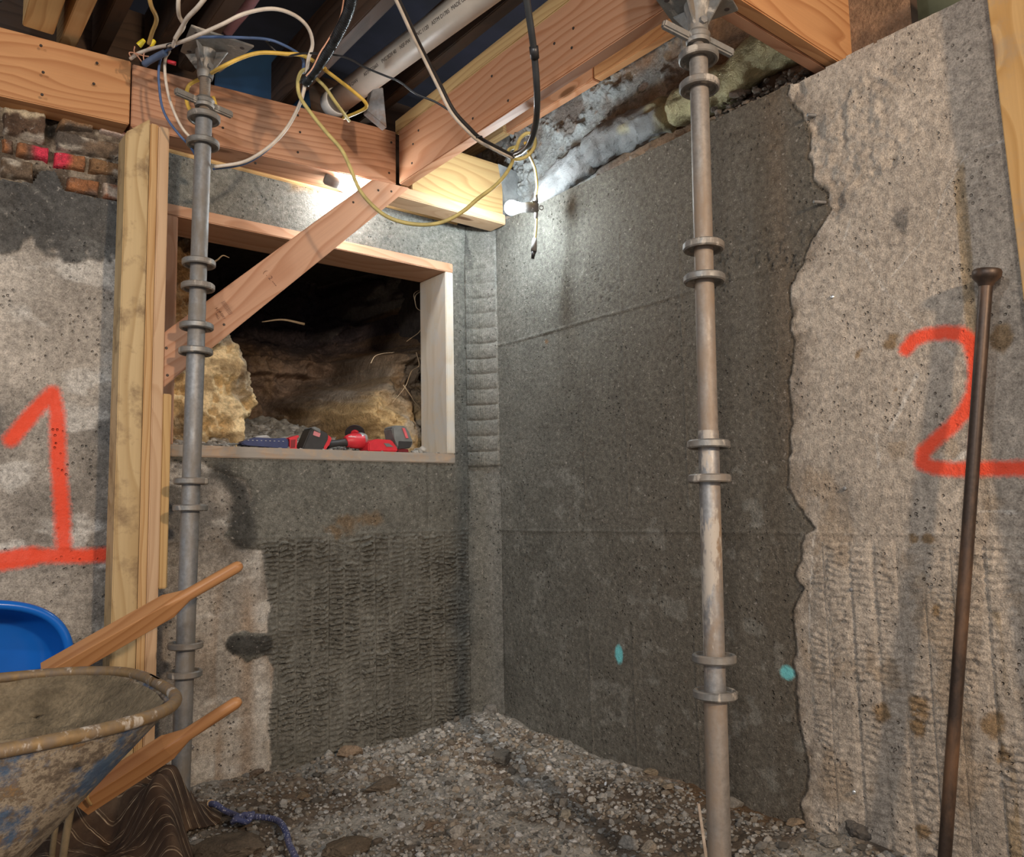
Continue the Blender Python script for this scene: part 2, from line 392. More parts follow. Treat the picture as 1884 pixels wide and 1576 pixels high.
# reveals and body of the back wall (gives it thickness)
M_dark = plain('rough_concrete', (.13, .125, .115), .95, var=.3, bump=.5)
for c, s in (((-1.82, .12, 1.0), (1.08, .2, 1.62)), ((-1.82, .155, 1.98), (1.08, .06, .38)), ((-.05, .12, .95), (.18, .2, 2.16)), ((-.72, .12, .44), (1.12, .2, 1.16)), ((-.70, .12, 1.948), (1.12, .2, .17))):  # second box is added unseen behind the bricks to stop light leaking in
    box('wall_core', c, s, M_dark, wall_back)
# --- right wall
Y0 = -2.75; nu = int(-Y0/RES); nvv = int(2.16/RES)
u = np.linspace(Y0, 0., nu); w = np.linspace(-.12, 2.035, nvv); U, W = np.meshgrid(u, w)
edge = PR([(1440, 100), (1448, 155), (1455, 185), (1478, 215), (1490, 240), (1488, 290), (1500, 330), (1522, 360), (1528, 385), (1500, 430), (1485, 470), (1468, 500), (1453, 525), (1457, 600), (1462, 650), (1450, 700), (1456, 800), (1449, 850), (1450, 890), (1465, 925), (1502, 972), (1480, 986), (1475, 1020), (1464, 1060), (1477, 1083), (1460, 1120), (1462, 1200), (1465, 1250), (1470, 1330), (1490, 1400), (1490, 1440), (1474, 1480), (1485, 1530), (1490, 1600)])
ez = np.array([p[1] for p in edge][::-1]); ey = np.array([p[0] for p in edge][::-1])
eline = np.interp(W, ez, ey); j = (fbm(U, W, 26, 4, 61)-.5)*.028
sd = (U-eline)+j                       # >0 on the new side
mN = ss(-.0022, .0022, sd)
H = (fbm(U, W, 3, 4, 62)-.5)*.010+(fbm(U, W, 26, 4, 63)-.5)*.003
H += (1-mN)*(.004+(fbm(U, W, 70, 3, 64)-.5)*.0035)+mN*(fbm(U, W, 90, 2, 65)-.5)*.0012
agg = ss(-.01, .05, sdf(U, W, PR([(1492, 235), (1560, 130), (1640, 90), (1720, 70), (1700, 130), (1640, 230), (1700, 235), (1640, 300), (1545, 372), (1530, 330), (1500, 290)]))+(fbm(U, W, 8, 4, 66)-.5)*.12)*(1-mN)
H += agg*((fbm(U, W, 45, 4, 67)-.5)*.022-.002)
H -= np.exp(-(sd/.0035)**2)*.006
H -= ss(.03, .0, np.abs(sd+.022))*(W > 1.6)*(.012*ss(.35, .6, fbm(U, W, 18, 3, 68)))
d = seg_d(U, W, PR([(1640, 300), (1590, 330), (1545, 365)])); H -= .012*np.exp(-(d/.012)**2)*ss(.35, .6, fbm(U, W, 40, 3, 69))
rb = (1-mN)*ss(.762, .74, W)*ss(-.04, -.07, sd)
H += ribs(U, W, -1.441-.064*30, .064, 1.35, 70)*rb
for zz, a, b2 in ((.77, 0, 9), (1.52, 0, 9),):
    H += .0042*np.exp(-((W-zz-(fbm(U, W*0, 5, 3, 72)-.5)*.008)/.0036)**2)
for yy in (hx(1148, 700, 0)[1], hx(1280, 1200, 0)[1], hx(1073, 800, 0)[1]): H += .003*np.exp(-((U-yy)/.0036)**2)*mN*(fbm(U*0, W, 3, 2, 73) > .45)
C = OLD*np.array((1.0, .96, .92))*(1.16+(fbm(U, W, 2.2, 5, 80)-.5)[..., None]*.55+(fbm(U, W, 12, 4, 81)-.5)[..., None]*.42)
C = lerp(C, (.27, .23, .19), .8*ss(.5, .62, fbm(U, W, 11, 4, 82))*ss(-.11, -.0, sd)*(1-mN))
C = lerp(C, (.36, .27, .18), .5*ss(.60, .70, fbm(U*1.5, W, 7, 5, 83))*(W < 1.0))
for cx, cy, rr in ((1625, 1310, .028), (1692, 1303, .03), (1690, 1335, .025), (1640, 630, .022), (1580, 652, .012), (1845, 620, .03), (1852, 1390, .02), (1700, 1530, .02), (1712, 993, .012), (1680, 990, .012), (1725, 1120, .015), (1650, 715, .012), (1830, 1330, .03), (1660, 407, .03), (1585, 425, .012)):
    p = hx(cx, cy, 0); d = np.hypot(U-p[1], (W-p[2])*.8)+(fbm(U, W, 50, 4, 85)-.5)*.03; C = lerp(C, (.27, .17, .075) if cy > 500 else (.16, .15, .14), .8*ss(rr, rr*.5, d))
yy = hx(1840, 1200, 0)[1]; C = lerp(C, (.33, .24, .13), .7*ss(.016, .01, np.abs(U-yy-(W-.5)*.004))*ss(.45, .6, fbm(U*5, W, 4, 4, 86)+.12*(W < .6)))  # brown shadow stripe beside the digging bar, painted into the concrete
for pts, wd in (([(1850, 258), (1780, 285), (1740, 350), (1720, 420)], .0022), ([(1560, 455), (1590, 470), (1625, 530), (1690, 600), (1790, 680)], .0022), ([(1700, 440), (1640, 510)], .0018), ([(1688, 690), (1665, 740), (1640, 790)], .006), ([(1780, 830), (1745, 860)], .008), ([(1800, 940), (1884, 942)], .0035), ([(1500, 985), (1492, 1100), (1490, 1200)], .0025), ([(1565, 405), (1552, 450)], .004), ([(1615, 800), (1618, 860)], .004)):
    d = seg_d(U, W, PR(pts))+(fbm(U, W, 60, 3, 87)-.5)*wd*1.6; C = lerp(C, (.72, .69, .64), .7*ss(wd, wd*.3, d))
C = lerp(C, (.25, .235, .215), .45*ss(.05, .01, np.abs(U-hx(1560, 930, 0)[1]+(fbm(U, W, 9, 3, 88)-.5)*.06))*np.exp(-((W-.85)/.08)**2))
CN = NEW*(1.0+(fbm(U, W, 2.4, 5, 90)-.5)[..., None]*.5+(fbm(U, W, 13, 4, 91)-.5)[..., None]*.45)
CN = lerp(CN, (.135, .118, .095), .8*ss(-.15, -1.2, U)); CN = lerp(CN, (.20, .14, .09), .35*np.exp(-((U-hx(1435, 400, 0)[1])/.035)**2)*(W > .9))  # browner and darker away from the corner: mostly light falloff, painted in
CN = lerp(CN, (.33, .33, .3), .35*ss(.62, .72, fbm(U, W, 20, 4, 92))*(W < 1.0))
d = np.hypot(U-hx(1005, 628, 0)[1], W-hx(1005, 628, 0)[2])+(fbm(U, W, 50, 4, 93)-.5)*.02; CN = lerp(CN, (.22, .13, .06), .8*ss(.012, .006, d))
pt = ss(.52, .7, fbm(U, W, 5, 3, 94))*np.exp(-((W-1.45)/.22)**2)*ss(-.3, -.5, U)*mN; H -= pt*ss(.62, .7, fbm(U, W, 75, 2, 95))*.005; CN = lerp(CN, (.06, .06, .055), pt*.55*ss(.62, .7, fbm(U, W, 75, 2, 95)))
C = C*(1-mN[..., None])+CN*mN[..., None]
C = lerp(C, (.10, .075, .05), .7*np.exp(-(sd/.006)**2)); C = lerp(C, (.22, .16, .10), .4*ss(.05, 0, -sd)*(sd < 0)*ss(.4, .6, fbm(U, W, 14, 3, 97)))
C = lerp(C, (.09, .085, .08), .85*ss(.012, .007, np.hypot(U-hx(1475, 1083, 0)[1], W-hx(1475, 1083, 0)[2])))
two = PR([(1668, 642), (1682, 625), (1705, 616), (1740, 612), (1768, 614), (1786, 628), (1795, 655), (1797, 690), (1792, 725), (1776, 758), (1752, 785), (1722, 810), (1700, 832), (1698, 852)])
tail = PR([(1698, 852), (1720, 860), (1760, 864), (1820, 862), (1900, 861), (2000, 861)])
M = np.zeros(U.shape+(3,)); M[..., 0] = ss(.029, .004, np.minimum(seg_d(U, W, two), seg_d(U, W, tail)))*(.85+.3*fbm(U, W, 9, 3, 98))
t1 = hx(1139, 1203, 0); t2 = hx(1448, 1237, 0)
M[..., 1] = np.maximum(ss(.030, .012, np.hypot((U-t1[1])*1.2, (W-t1[2])*.72)), ss(.030, .012, np.hypot((U-t2[1]), (W-t2[2])*1.15)))
topl = 2.035+(fbm(u, u*0, 22, 4, 99)-.5)*.03*(u < -1.4)
keep = ((W[:-1, :-1]+W[1:, 1:])/2 < topl[None, :-1])
V = np.stack([-H, U, W], -1).reshape(-1, 3); F = quadgrid(nvv, nu, keep)
V, F, cc = prune(V, F, {'Col': C.reshape(-1, 3), 'Msk': M.reshape(-1, 3)})
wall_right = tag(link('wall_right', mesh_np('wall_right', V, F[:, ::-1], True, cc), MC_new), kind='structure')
box('wall_core', (.112, -1.37, .95), (.2, 2.76, 2.15), M_dark, wall_right)
# --- corner cove between the two walls, cast with a stack of quilted pads
n1 = 60; n2 = 620; th = np.linspace(0, 1, n1); w = np.linspace(-.12, 2.035, n2); TH, W = np.meshgrid(th, w)
z0, z1 = hy(865, 860, 0)[2], hy(865, 415, 0)[2]; pit = (hy(865, 860, 0)[2]-hy(865, 525, 0)[2])/-12
k = np.floor((W-z0)/pit); fr = (W-z0)/pit-k; pad = (W > z0)*ss(z1-.02, z1-.25, W)
pil = (np.clip(4*fr*(1-fr), 0, 1)**.35)
H = pad*(.014*pil*ss(0, .06, TH)*ss(1, .94, TH)+.0016*np.sin(TH*2*PI*15+1.5*fbm(TH*6, W, 30, 3, 3))*ss(.72, .45, TH)*ss(.1, .25, fr)*ss(.95, .8, fr)*(.4+fbm(TH*4, W, 26, 3, 5)))
H += (fbm(TH*.12, W, 40, 3, 7)-.5)*.003-.006*np.exp(-((W-z0)/.004)**2)
a = .088; b_ = .108; P0 = np.array((-a, 0.)); P2 = np.array((0., -b_)); P1 = np.array((-.020, -.022))
X = (1-TH)**2*P0[0]+2*TH*(1-TH)*P1[0]+TH**2*P2[0]; Y = (1-TH)**2*P0[1]+2*TH*(1-TH)*P1[1]+TH**2*P2[1]
nx_, ny_ = -.7071, -.7071
C = NEW*(1.05+(fbm(TH*.1, W, 9, 5, 10)-.5)[..., None]*.6); C = lerp(C, (.29, .29, .27), .5*ss(.4, .8, TH))
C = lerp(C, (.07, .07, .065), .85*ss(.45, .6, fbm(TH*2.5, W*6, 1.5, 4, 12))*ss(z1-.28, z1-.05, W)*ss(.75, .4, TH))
V = np.stack([X+nx_*(H+.0035), Y+ny_*(H+.0035), W], -1).reshape(-1, 3)
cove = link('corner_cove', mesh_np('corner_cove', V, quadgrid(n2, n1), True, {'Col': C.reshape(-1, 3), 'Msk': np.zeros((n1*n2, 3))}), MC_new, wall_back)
# --- brickwork above the old wall
BR = []  # corner pixels tl,tr,br,bl, colour, roundness, depth
O = (.36, .155, .07); D = (.12, .075, .05); Kk = (.30, .17, .085)
BR += [((-200, 212), (-70, 245), (-72, 278), (-205, 250), O), ((-62, 248), (-3, 260), (-5, 288), (-66, 277), O), ((-190, 262), (-90, 284), (-90, 320), (-190, 300), Kk), ((-260, 130), (-8, 178), (-8, 246), (-260, 205), D)]
BR += [((0, 254), (25, 262), (24, 286), (0, 282), O), ((28, 262), (91, 275), (90, 303), (27, 289), O), ((97, 279), (159, 289), (158, 317), (96, 309), O), ((163, 290), (221, 303), (220, 330), (162, 318), Kk),
       ((2, 196), (84, 213), (84, 268), (2, 250), D), ((108, 216), (175, 233), (170, 246), (106, 236), Kk), ((180, 232), (240, 246), (240, 262), (178, 248), (.4, .13, .13)), ((100, 240), (224, 268), (222, 300), (98, 277), (.20, .14, .095)),
       ((0, 287), (62, 301), (62, 338), (0, 326), (.36, .20, .08)), ((122, 325), (184, 334), (182, 368), (116, 352), O), ((187, 334), (240, 345), (240, 378), (184, 368), (.30, .13, .075)), ((0, 327), (55, 340), (52, 352), (0, 345), D)]
VV = []; FF = []; CC = []
for q, (tl, tr, br_, bl, col) in enumerate(BR):
    c4 = [hy(*p, .0)[[0, 2]] for p in (tl, tr, br_, bl)]; nx, nz_ = 26, 14; s, t = np.meshgrid(np.linspace(0, 1, nx), np.linspace(0, 1, nz_))
    P = (c4[3][None, None]*(1-s)[..., None]+c4[2][None, None]*s[..., None])*(1-t)[..., None]+(c4[0][None, None]*(1-s)[..., None]+c4[1][None, None]*s[..., None])*t[..., None]
    Wd = abs(c4[1][0]-c4[0][0]); Ht = abs(c4[0][1]-c4[3][1]); e = np.minimum(np.minimum(s, 1-s)*Wd, np.minimum(t, 1-t)*Ht)
    dep = ss(0, .008, e)*.03+(fbm(P[..., 0], P[..., 1], 30, 4, 200+q)-.5)*.016
    dep = np.where(e < 1e-5, -.05, dep)
    jx = (fbm(P[..., 0], P[..., 1], 35, 3, 300+q)-.5)*.008; base = len(VV) and sum(len(v) for v in VV)
    VV.append(np.stack([P[..., 0]+jx, -dep-RNG.random()*.006+.01, P[..., 1]+jx], -1).reshape(-1, 3)); FF.append(quadgrid(nz_, nx)+base)
    c = np.array(col)*(1+(fbm(P[..., 0], P[..., 1], 14, 4, 400+q)-.5)[..., None]*.9)
    c = lerp(c, (.10, .09, .08), .8*ss(.52, .68, fbm(P[..., 0], P[..., 1], 10, 4, 500+q))); c = lerp(c, (.55, .50, .42), .7*ss(.60, .72, fbm(P[..., 0]*.7, P[..., 1]*1.3, 20, 4, 600+q)))
    if col == D: c = lerp(c, (.62, .52, .36), .9*ss(.62, .8, t+(fbm(P[..., 0], P[..., 1], 40, 3, 3)-.5)*.5)*ss(1.02, .9, t))
    pd = hy(93, 290, 0); dd = np.hypot((P[..., 0]-pd[0])*.8, P[..., 1]-pd[2]); c = lerp(c, (.75, .05, .10), .95*ss(.05, .03, dd)*(col == O))
    CC.append(c.reshape(-1, 3))
V = np.vstack(VV); link('brickwork', mesh_np('brickwork', V, np.vstack(FF), True, {'Col': np.vstack(CC), 'Msk': np.zeros((len(V), 3))}), MC_new, wall_back)
# crumbling mortar bed behind and between the bricks
u = np.linspace(-2.45, -1.36, 240); w = np.linspace(1.78, 2.06, 70); U, W = np.meshgrid(u, w)
dp = (fbm(U, W, 24, 4, 700)-.5)*.035+.008; hol = np.exp(-((U-hy(82, 335, 0)[0])/.03)**2-((W-hy(82, 335, 0)[2])/.03)**2)+np.exp(-((U-hy(95, 228, 0)[0])/.018)**2-((W-hy(95, 228, 0)[2])/.03)**2)
C = lerp(np.ones(U.shape+(3,))*np.array((.13, .10, .075)), (.32, .27, .21), ss(.45, .65, fbm(U, W, 30, 4, 702))); C = lerp(C, (.03, .03, .03), np.clip(hol, 0, 1))  # hollows coloured near-black, their deep shade painted in
link('mortar_bed', mesh_np('mortar_bed', np.stack([U, .012-dp+hol*.07, W], -1).reshape(-1, 3), quadgrid(70, 240), True, {'Col': C.reshape(-1, 3), 'Msk': np.zeros((U.size, 3))}), MC_new, wall_back)
# --- floor
def fz(x, y): x = np.asarray(x, float); y = np.asarray(y, float); return (fbm(x, y, 2.3, 4, 801)-.5)*.055+(fbm(x, y, 11, 4, 802)-.5)*.03+.028*np.exp(-(x**2+y**2)/.25)+.012*np.exp(-(y/.25)**2)+.01*np.exp(-(x/.25)**2)
u = np.concatenate([np.linspace(-4.5, -2.6, 30), np.linspace(-2.58, .05, 380)]); w = np.concatenate([np.linspace(-6, -2.3, 40), np.linspace(-2.28, .05, 340)]); U, W = np.meshgrid(u, w)
Zf = fz(U, W)+(fbm(U, W, 60, 3, 803)-.5)*.009
C = np.array((.125, .098, .075))*(1+(fbm(U, W, 9, 5, 804)-.5)[..., None]*1.2); C = lerp(C, (.36, .35, .32), .8*ss(.45, .62, fbm(U, W, 3.2, 4, 805)+.35*np.exp(-((U+.35)**2+(W+.2)**2)/.2)))
C = lerp(C, (.15, .085, .04), .6*ss(.58, .7, fbm(U, W, 4, 4, 806)))
floor = tag(link('floor', mesh_np('floor', np.stack([U, W, Zf], -1).reshape(-1, 3), quadgrid(len(w), len(u)), True, {'Col': C.reshape(-1, 3)}), MC_soil), kind='structure')
# --- gravel: nobody could count it
def ico(sub):
    bm = bmesh.new(); bmesh.ops.create_icosphere(bm, subdivisions=sub, radius=1); bm.verts.ensure_lookup_table()
    v = np.array([x.co[:] for x in bm.verts]); f = np.array([[q.index for q in p.verts] for p in bm.faces]); bm.free(); return v, f
def stones(n, pos, size, cols, sub=1, seed=1, flat=.7, jit=.22):
    r = np.random.default_rng(seed); v, f = ico(sub); k = len(v)
    A = r.normal(size=(n, 3, 3)); Q, _ = np.linalg.qr(A); S = r.uniform(.55, 1.25, (n, 3)); 
    P = v[None]*(1+r.uniform(-jit, jit, (n, k)))[..., None]*S[:, None]; P = np.einsum('nij,nkj->nki', Q, P); P[..., 2] *= flat
    P = P*size[:, None, None]+pos[:, None]
    F = (f[None]+np.arange(n)[:, None, None]*k).reshape(-1, 3); return P.reshape(-1, 3), F, np.repeat(cols, k, 0)
def stonecols(n, x, y, r):
    g = r.uniform(.24, .56, n); tint = np.stack([g, g*.965, g*.9], -1); br = (r.random(n) < .28+.25*(fbm(x, y, 4, 3, 806) > .55)); tint[br] = np.stack([g*.72, g*.62, g*.5], -1)[br]
    w_ = r.random(n) < .05; tint[w_] = np.stack([g+.15]*3, -1)[w_]; return tint
M_stone = vcol_mat('stone', .9, 60, .3, .7, .004)
r = np.random.default_rng(5); n = 19000
x = r.uniform(-2.3, -.022, n*2); y = r.uniform(-2.1, -.022, n*2); dn = fbm(x, y, 3.2, 4, 805)+.45*np.exp(-((x+.3)**2+(y+.3)**2)/.4)+.3*np.exp(-((x+.15)/.25)**2); o = r.random(2*n) < ss(.25, .62, dn)*.85+.15; x = x[o][:n]; y = y[o][:n]; n = len(x)
sz = np.clip(np.exp(r.normal(-5.3, .42, n)+.35*np.exp(-((x+.3)**2+(y+.3)**2)/.3)), .002, .018); P, F, c = stones(n, np.stack([x, y, fz(x, y)+sz*.25], -1), sz, stonecols(n, x, y, r)*(.66+.5*np.exp(-((x+.2)**2+(y+.25)**2)/.22))[:, None], 1, 6)
tag(link('gravel', mesh_np('gravel', P, F, False, {'Col': c}), M_stone), 'loose grey and brown gravel strewn over the dirt floor', 'gravel', kind='stuff')
# --- soil pit seen through the opening
n1, n2 = 300, 220; u = np.linspace(-1.45, .05, n1); w = np.linspace(1.0, 2.15, n2); U, W = np.meshgrid(u, w)
Ld = ss(-.74, -.88, U+(fbm(U, W, 7, 4, 900)-.5)*.12+.22*ss(1.3, 1.75, W)+.05*ss(1.25, 1.1, W))          # left clay mass
Rm = ss(-.58, -.33, U+(fbm(U, W, 7, 4, 901)-.5)*.22-.45*ss(1.30, 1.70, W))              # right mass, sloping back
dep = 1.05-.72*Ld-.68*Rm-.10*ss(1.6, 1.1, W)+Ld*(fbm(U+W*.5, W, 20, 5, 920)-.5)*.11+.3*ss(1.6, 1.8, W)*(1-Ld)+(fbm(U, W*.7, 5, 5, 902)-.5)*.26+(fbm(U, W, 16, 5, 903)-.5)*.13+(fbm(U, W, 50, 3, 904)-.5)*.03
dep = np.clip(dep, .23, 2)
# ledge of old footing high on the back face
led = ss(.02, .0, np.abs(W-1.56-(fbm(U, W*0, 4, 3, 905)-.5)*.04)-.035)*ss(-.85, -.8, U)*(1-Ld); dep -= .07*led
C = np.array((.15, .098, .066))*(1+(fbm(U, W, 6, 5, 906)-.5)[..., None]*1.3)
C = lerp(C, (.24, .15, .085), .8*ss(.5, .68, fbm(U*1.8, W*.6, 4, 4, 913)))
C = lerp(C, (.03, .028, .04), .85*ss(1.62, 1.78, W+(fbm(U, W, 5, 4, 921)-.5)*.2)*ss(-1.0, -.85, U))  # shade of the dark upper hollow painted into the soil colour
C = lerp(C, (.86, .68, .40), Ld*ss(1.72, 1.35, W+(fbm(U, W, 6, 4, 907)-.5)*.3)); C = lerp(C, (.24, .14, .06), Ld*.85*ss(1.45, 1.6, W))
C = lerp(C, (.28, .23, .17), Rm*ss(1.70, 1.5, W)*.7); C = lerp(C, (.52, .36, .17), Rm*ss(1.42, 1.2, W+(fbm(U, W, 7, 4, 908)-.5)*.35)*.9)
C = lerp(C, (.33, .31, .28), .6*ss(.55, .66, fbm(U, W, 10, 4, 909))*np.maximum(Ld, Rm)); C = lerp(C, (.20, .12, .05), .6*ss(.56, .64, fbm(U*.7, W*1.4, 12, 4, 910))*np.maximum(Ld, Rm))
pit = empty('soil_bank', (-.7, .6, 1.06), 'dug-out brown soil and yellow clay bank behind the framed wall opening', 'soil bank')
pit['kind'] = 'stuff'
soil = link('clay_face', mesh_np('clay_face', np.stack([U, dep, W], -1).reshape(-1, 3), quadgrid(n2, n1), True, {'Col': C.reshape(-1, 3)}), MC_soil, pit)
u = np.linspace(-1.45, .05, 260); w = np.linspace(.175, 1.4, 220); U, W = np.meshgrid(u, w)
Zp = 1.062+.065*ss(.185, .30, W)+.15*ss(.3, .95, W)+(fbm(U, W, 6, 5, 911)-.5)*.08+(fbm(U, W, 35, 4, 912)-.5)*.035
C = np.array((.29, .265, .225))*(1+(fbm(U, W, 9, 5, 914)-.5)[..., None]*1.1)
link('dirt_bed', mesh_np('dirt_bed', np.stack([U, W, Zp], -1).reshape(-1, 3), quadgrid(220, 260), True, {'Col': C.reshape(-1, 3)}), MC_soil, pit)
M_darkearth = plain('dark_earth', (.05, .04, .035), .95, var=.4, bump=.6)
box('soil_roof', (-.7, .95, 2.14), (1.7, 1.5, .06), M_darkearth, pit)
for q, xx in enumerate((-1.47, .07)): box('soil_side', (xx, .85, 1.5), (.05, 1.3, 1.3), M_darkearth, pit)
# clods in the pit and on the sill
r = np.random.default_rng(9); n = 3600; x = r.uniform(-1.22, -.2, n); y = r.uniform(.02, .75, n)**1.0; zb = np.where(y < .185, 1.078+.02*ss(.10, .18, y), 1.062+.065*ss(.185, .30, y)+.15*ss(.3, .95, y)); pile = ss(.06, .185, y)
keepm = r.random(n) < np.where(y < .185, .45+.5*pile, .8); x, y, zb = x[keepm], y[keepm], zb[keepm]; n = len(x); sz = np.clip(np.exp(r.normal(-4.9, .45, n)), .003, .022)
sz = np.where(y < .06, sz*.5, sz); g = r.uniform(.2, .42, n); c = np.stack([g, g*.95, g*.86], -1); P, F, c = stones(n, np.stack([x, y, zb+sz*.35], -1), sz, c, 2, 10)
tag(link('soil_clods', mesh_np('soil_clods', P, F, True, {'Col': c}), M_stone), 'crumbly grey soil spilled over the window sill', 'soil', kind='stuff')
# ------------------------------------------------------------------ timber
W_or = wood('fir_orange', (.62, .33, .15), (.40, .17, .065), ring=30)
W_pk = wood('fir_pink', (.56, .31, .19), (.36, .165, .09), ring=44)
W_beam = wood('fir_red', (.62, .33, .19), (.44, .18, .08), ring=26)
W_yel = wood('fir_yellow', (.68, .47, .22), (.48, .29, .12), ring=34)
W_pale = wood('fir_pale', (.66, .46, .29), (.52, .33, .19), ring=22)
W_post = wood('post_timber', (.62, .47, .26), (.44, .30, .14), ring=18, grime=.9, stain=(.20, .13, .07))
W_stud = wood('stud_timber', (.66, .44, .22), (.44, .24, .09), ring=60)
W_frame = wood('frame_timber', (.55, .41, .29), (.40, .26, .16), ring=24, gth=.36, grime=.85, stain=(.30, .29, .27))
W_old = wood('old_joist', (.10, .06, .04), (.05, .03, .02), ring=20, grime=.5, stain=(.06, .05, .045))
W_right = wood('post_orange', (.66, .42, .18), (.48, .27, .09), ring=28, grime=.4, stain=(.30, .27, .22))
M_ink = plain('ink', (.05, .035, .03), .9)
M_screw = plain('screw_head', (.06, .05, .045), .5, .6)
UP = np.array((0, 0, 1.))
def ext(p, q, t): p = np.array(p); q = np.array(q); return p+(q-p)*t
def timber(name, p, q, h, off, m, label, cat='beam', z0=0, group=None):
    p = np.array(p, float)+UP*z0; q = np.array(q, float)+UP*z0
    o = quad_board(name, [p, q, q+UP*h, p+UP*h], off, m); return tag(o, label, cat, group)
def screws(par, pts, nrm, r=.0042):
    for p in pts:
        lathe('screw_head', [(0, .0012), (r*.75, .0012), (r, 0.0), (r, -.002)], M_screw, axis_mw(np.array(p)+np.array(nrm)*.0008, nrm, (0.1, .2, 1)), par, 10)
ZB = 2.05; HB = .205
a0 = hz(0, 176, ZB); a1 = hz(238, 229, ZB); aL = ext(a1, a0, 2.1)
head_l = timber('header_beam', aL, a1, HB, (0.0, .088, 0), W_or, 'orange-toned double header beam over the brickwork at upper left')
screws(head_l, [hy(x, y, -.098)+np.array((0, -.004, 0)) for x, y in ((75, 85), (79, 134), (77, 175), (178, 117), (172, 155))], (0, -1, 0))
b0 = hz(241, 232, ZB)+np.array((0, .004, 0)); b1 = hz(729, 340, ZB)
dAB = (b1-b0)/np.linalg.norm(b1-b0); nA = np.array((dAB[1], -dAB[0], 0))
head_r = timber('header_beam', b0, b1, HB, tuple(-nA*.165), W_pk, 'pinkish header beam above the framed opening, butting the angled beam')
def onA(x, y):
    r_ = ray(x, y); t = (b0-CAM).dot(nA)/r_.dot(nA); return CAM+r_*(t-.0005)
screws(head_r, [onA(x, y) for x, y in ((415, 205), (410, 235), (548, 212), (552, 243), (548, 280), (720, 262), (716, 318), (545, 210), (470, 300))], nA)
timber('sill_plate', (-1.385, -.006, 2.036), (-.12, -.006, 2.036), .0135, (0, .14, 0), W_yel, 'thin sill plate lying on the wall top under the header', 'plate')
c0 = hz(731, 341, ZB); c1 = hz(1220, 18, ZB); dB = (c1-c0)/np.linalg.norm(c1-c0); cE = c0+dB*((-1.545-c0[1])/dB[1]); nB = np.array((dB[1], -dB[0], 0)); nB = nB if nB[0] < 0 else -nB
c0 = c0+dB*.012
beam_b = timber('floor_beam', c0, cE, HB, tuple(-nB*.042), W_beam, 'reddish floor beam running from the header corner up to the right prop')
def onB(x, y, o=0.):
    r_ = ray(x, y); t = (c0+nB*o-CAM).dot(nB)/r_.dot(nB); return CAM+r_*(t-.0005)
screws(beam_b, [onB(x, y) for x, y in ((760, 265), (758, 300), (770, 240), (905, 140), (935, 185), (870, 218), (1055, 52), (1052, 88), (1020, 80))], nB)
pb = c0+UP*(HB+.001)+nB*-.002; pe = cE+UP*(HB+.001)
timber('top_plate', pb+dB*-.03, pe, .052, tuple(-nB*.06), W_yel, 'yellowish plate lying on top of the reddish floor beam', 'plate')
# boards over the right wall
e = [hx(893, 287, .03), hx(1091, 146, .03), hx(1300, 40, .03)]
zed = e[1][2]; y1 = e[0][1]; y2 = e[1][1]; y0_ = hx(930, 256, .03)[1]-.008
timber('rim_joist', (.02, y1+.25, zed), (.02, y0_+.008, zed), .2, (.038, 0, 0), W_stud, 'yellow timber block end in the corner above the right wall', 'block')
timber('rim_joist', (.03, y0_+.004, zed), (.03, y2, zed), .2, (.038, 0, 0), W_beam, 'short reddish rim joist length nearest the corner above the right wall', 'joist')
timber('rim_joist', (.03, y2-.004, zed+.001), (.03, -1.50, zed+.001), .2, (.038, 0, 0), W_or, 'orange rim joist length above the right wall, beyond the butt joint', 'joist')
# weathered board with mortar splashed on it
n1, n2 = 380, 110; u = np.linspace(-1.78, .10, n1); w = np.linspace(2.04, 2.46, n2); U, W = np.meshgrid(u, w)
C = np.array((.25, .155, .095))*(1+(fbm(U, W*9, 4, 4, 950)-.5)[..., None]*.8); rs = (W-2.04)/.42
mo = ss(-.92, -.40, U+rs*.38+(fbm(U, W, 9, 5, 951)-.5)*.9); C = lerp(C, (.34, .36, .36), mo*ss(.25, .5, fbm(U, W, 30, 4, 952)+.2)); C = lerp(C, (.15, .10, .07), ss(.5, .62, fbm(U, W, 8, 4, 953))*.6)
kc = hx(1185, 160, .09); dk = np.hypot((U-kc[1]), (W-kc[2])*1.5)+(fbm(U, W, 35, 3, 954)-.5)*.02; C = lerp(C, (.02, .012, .01), .9*np.exp(-((dk-.028)/.0035)**2)*ss(.3, .5, fbm(U, W, 25, 3, 955))); C = lerp(C, (.24, .12, .06), .5*ss(.026, .02, dk))
Hh = mo*ss(.42, .6, fbm(U, W, 12, 4, 956))*(.016+.05*(fbm(U, W, 45, 4, 957)-.5))
rim = empty('weathered_board', (.09, -.8, 2.05), 'weathered brown board above the right wall, splashed with grey mortar', 'board')
link('board_face', mesh_np('board_face', np.stack([.09-Hh, U, W], -1).reshape(-1, 3), quadgrid(n2, n1)[:, ::-1], True, {'Col': C.reshape(-1, 3)}), MC_soil, rim)
box('board_back', (.112, -.84, 2.25), (.038, 1.88, .41), W_old, rim)
# cross header on the right and its end block
t0 = hz(1384, 24, 2.041); t1 = hz(1547, 103, 2.041); ye = (t0[1]+t1[1])/2; xe = hy(1606, 60, ye)[0]
timber('cross_beam', (-.80, ye, 2.041), (xe, ye, 2.041), .235, (0, .038, 0), W_or, 'orange beam seated on the right wall top, front ply')
timber('cross_beam', (-.80, ye+.040, 2.041), (xe-.12, ye+.040, 2.041), .235, (0, .036, 0), W_pk, 'rear ply of the doubled beam seated on the right wall')
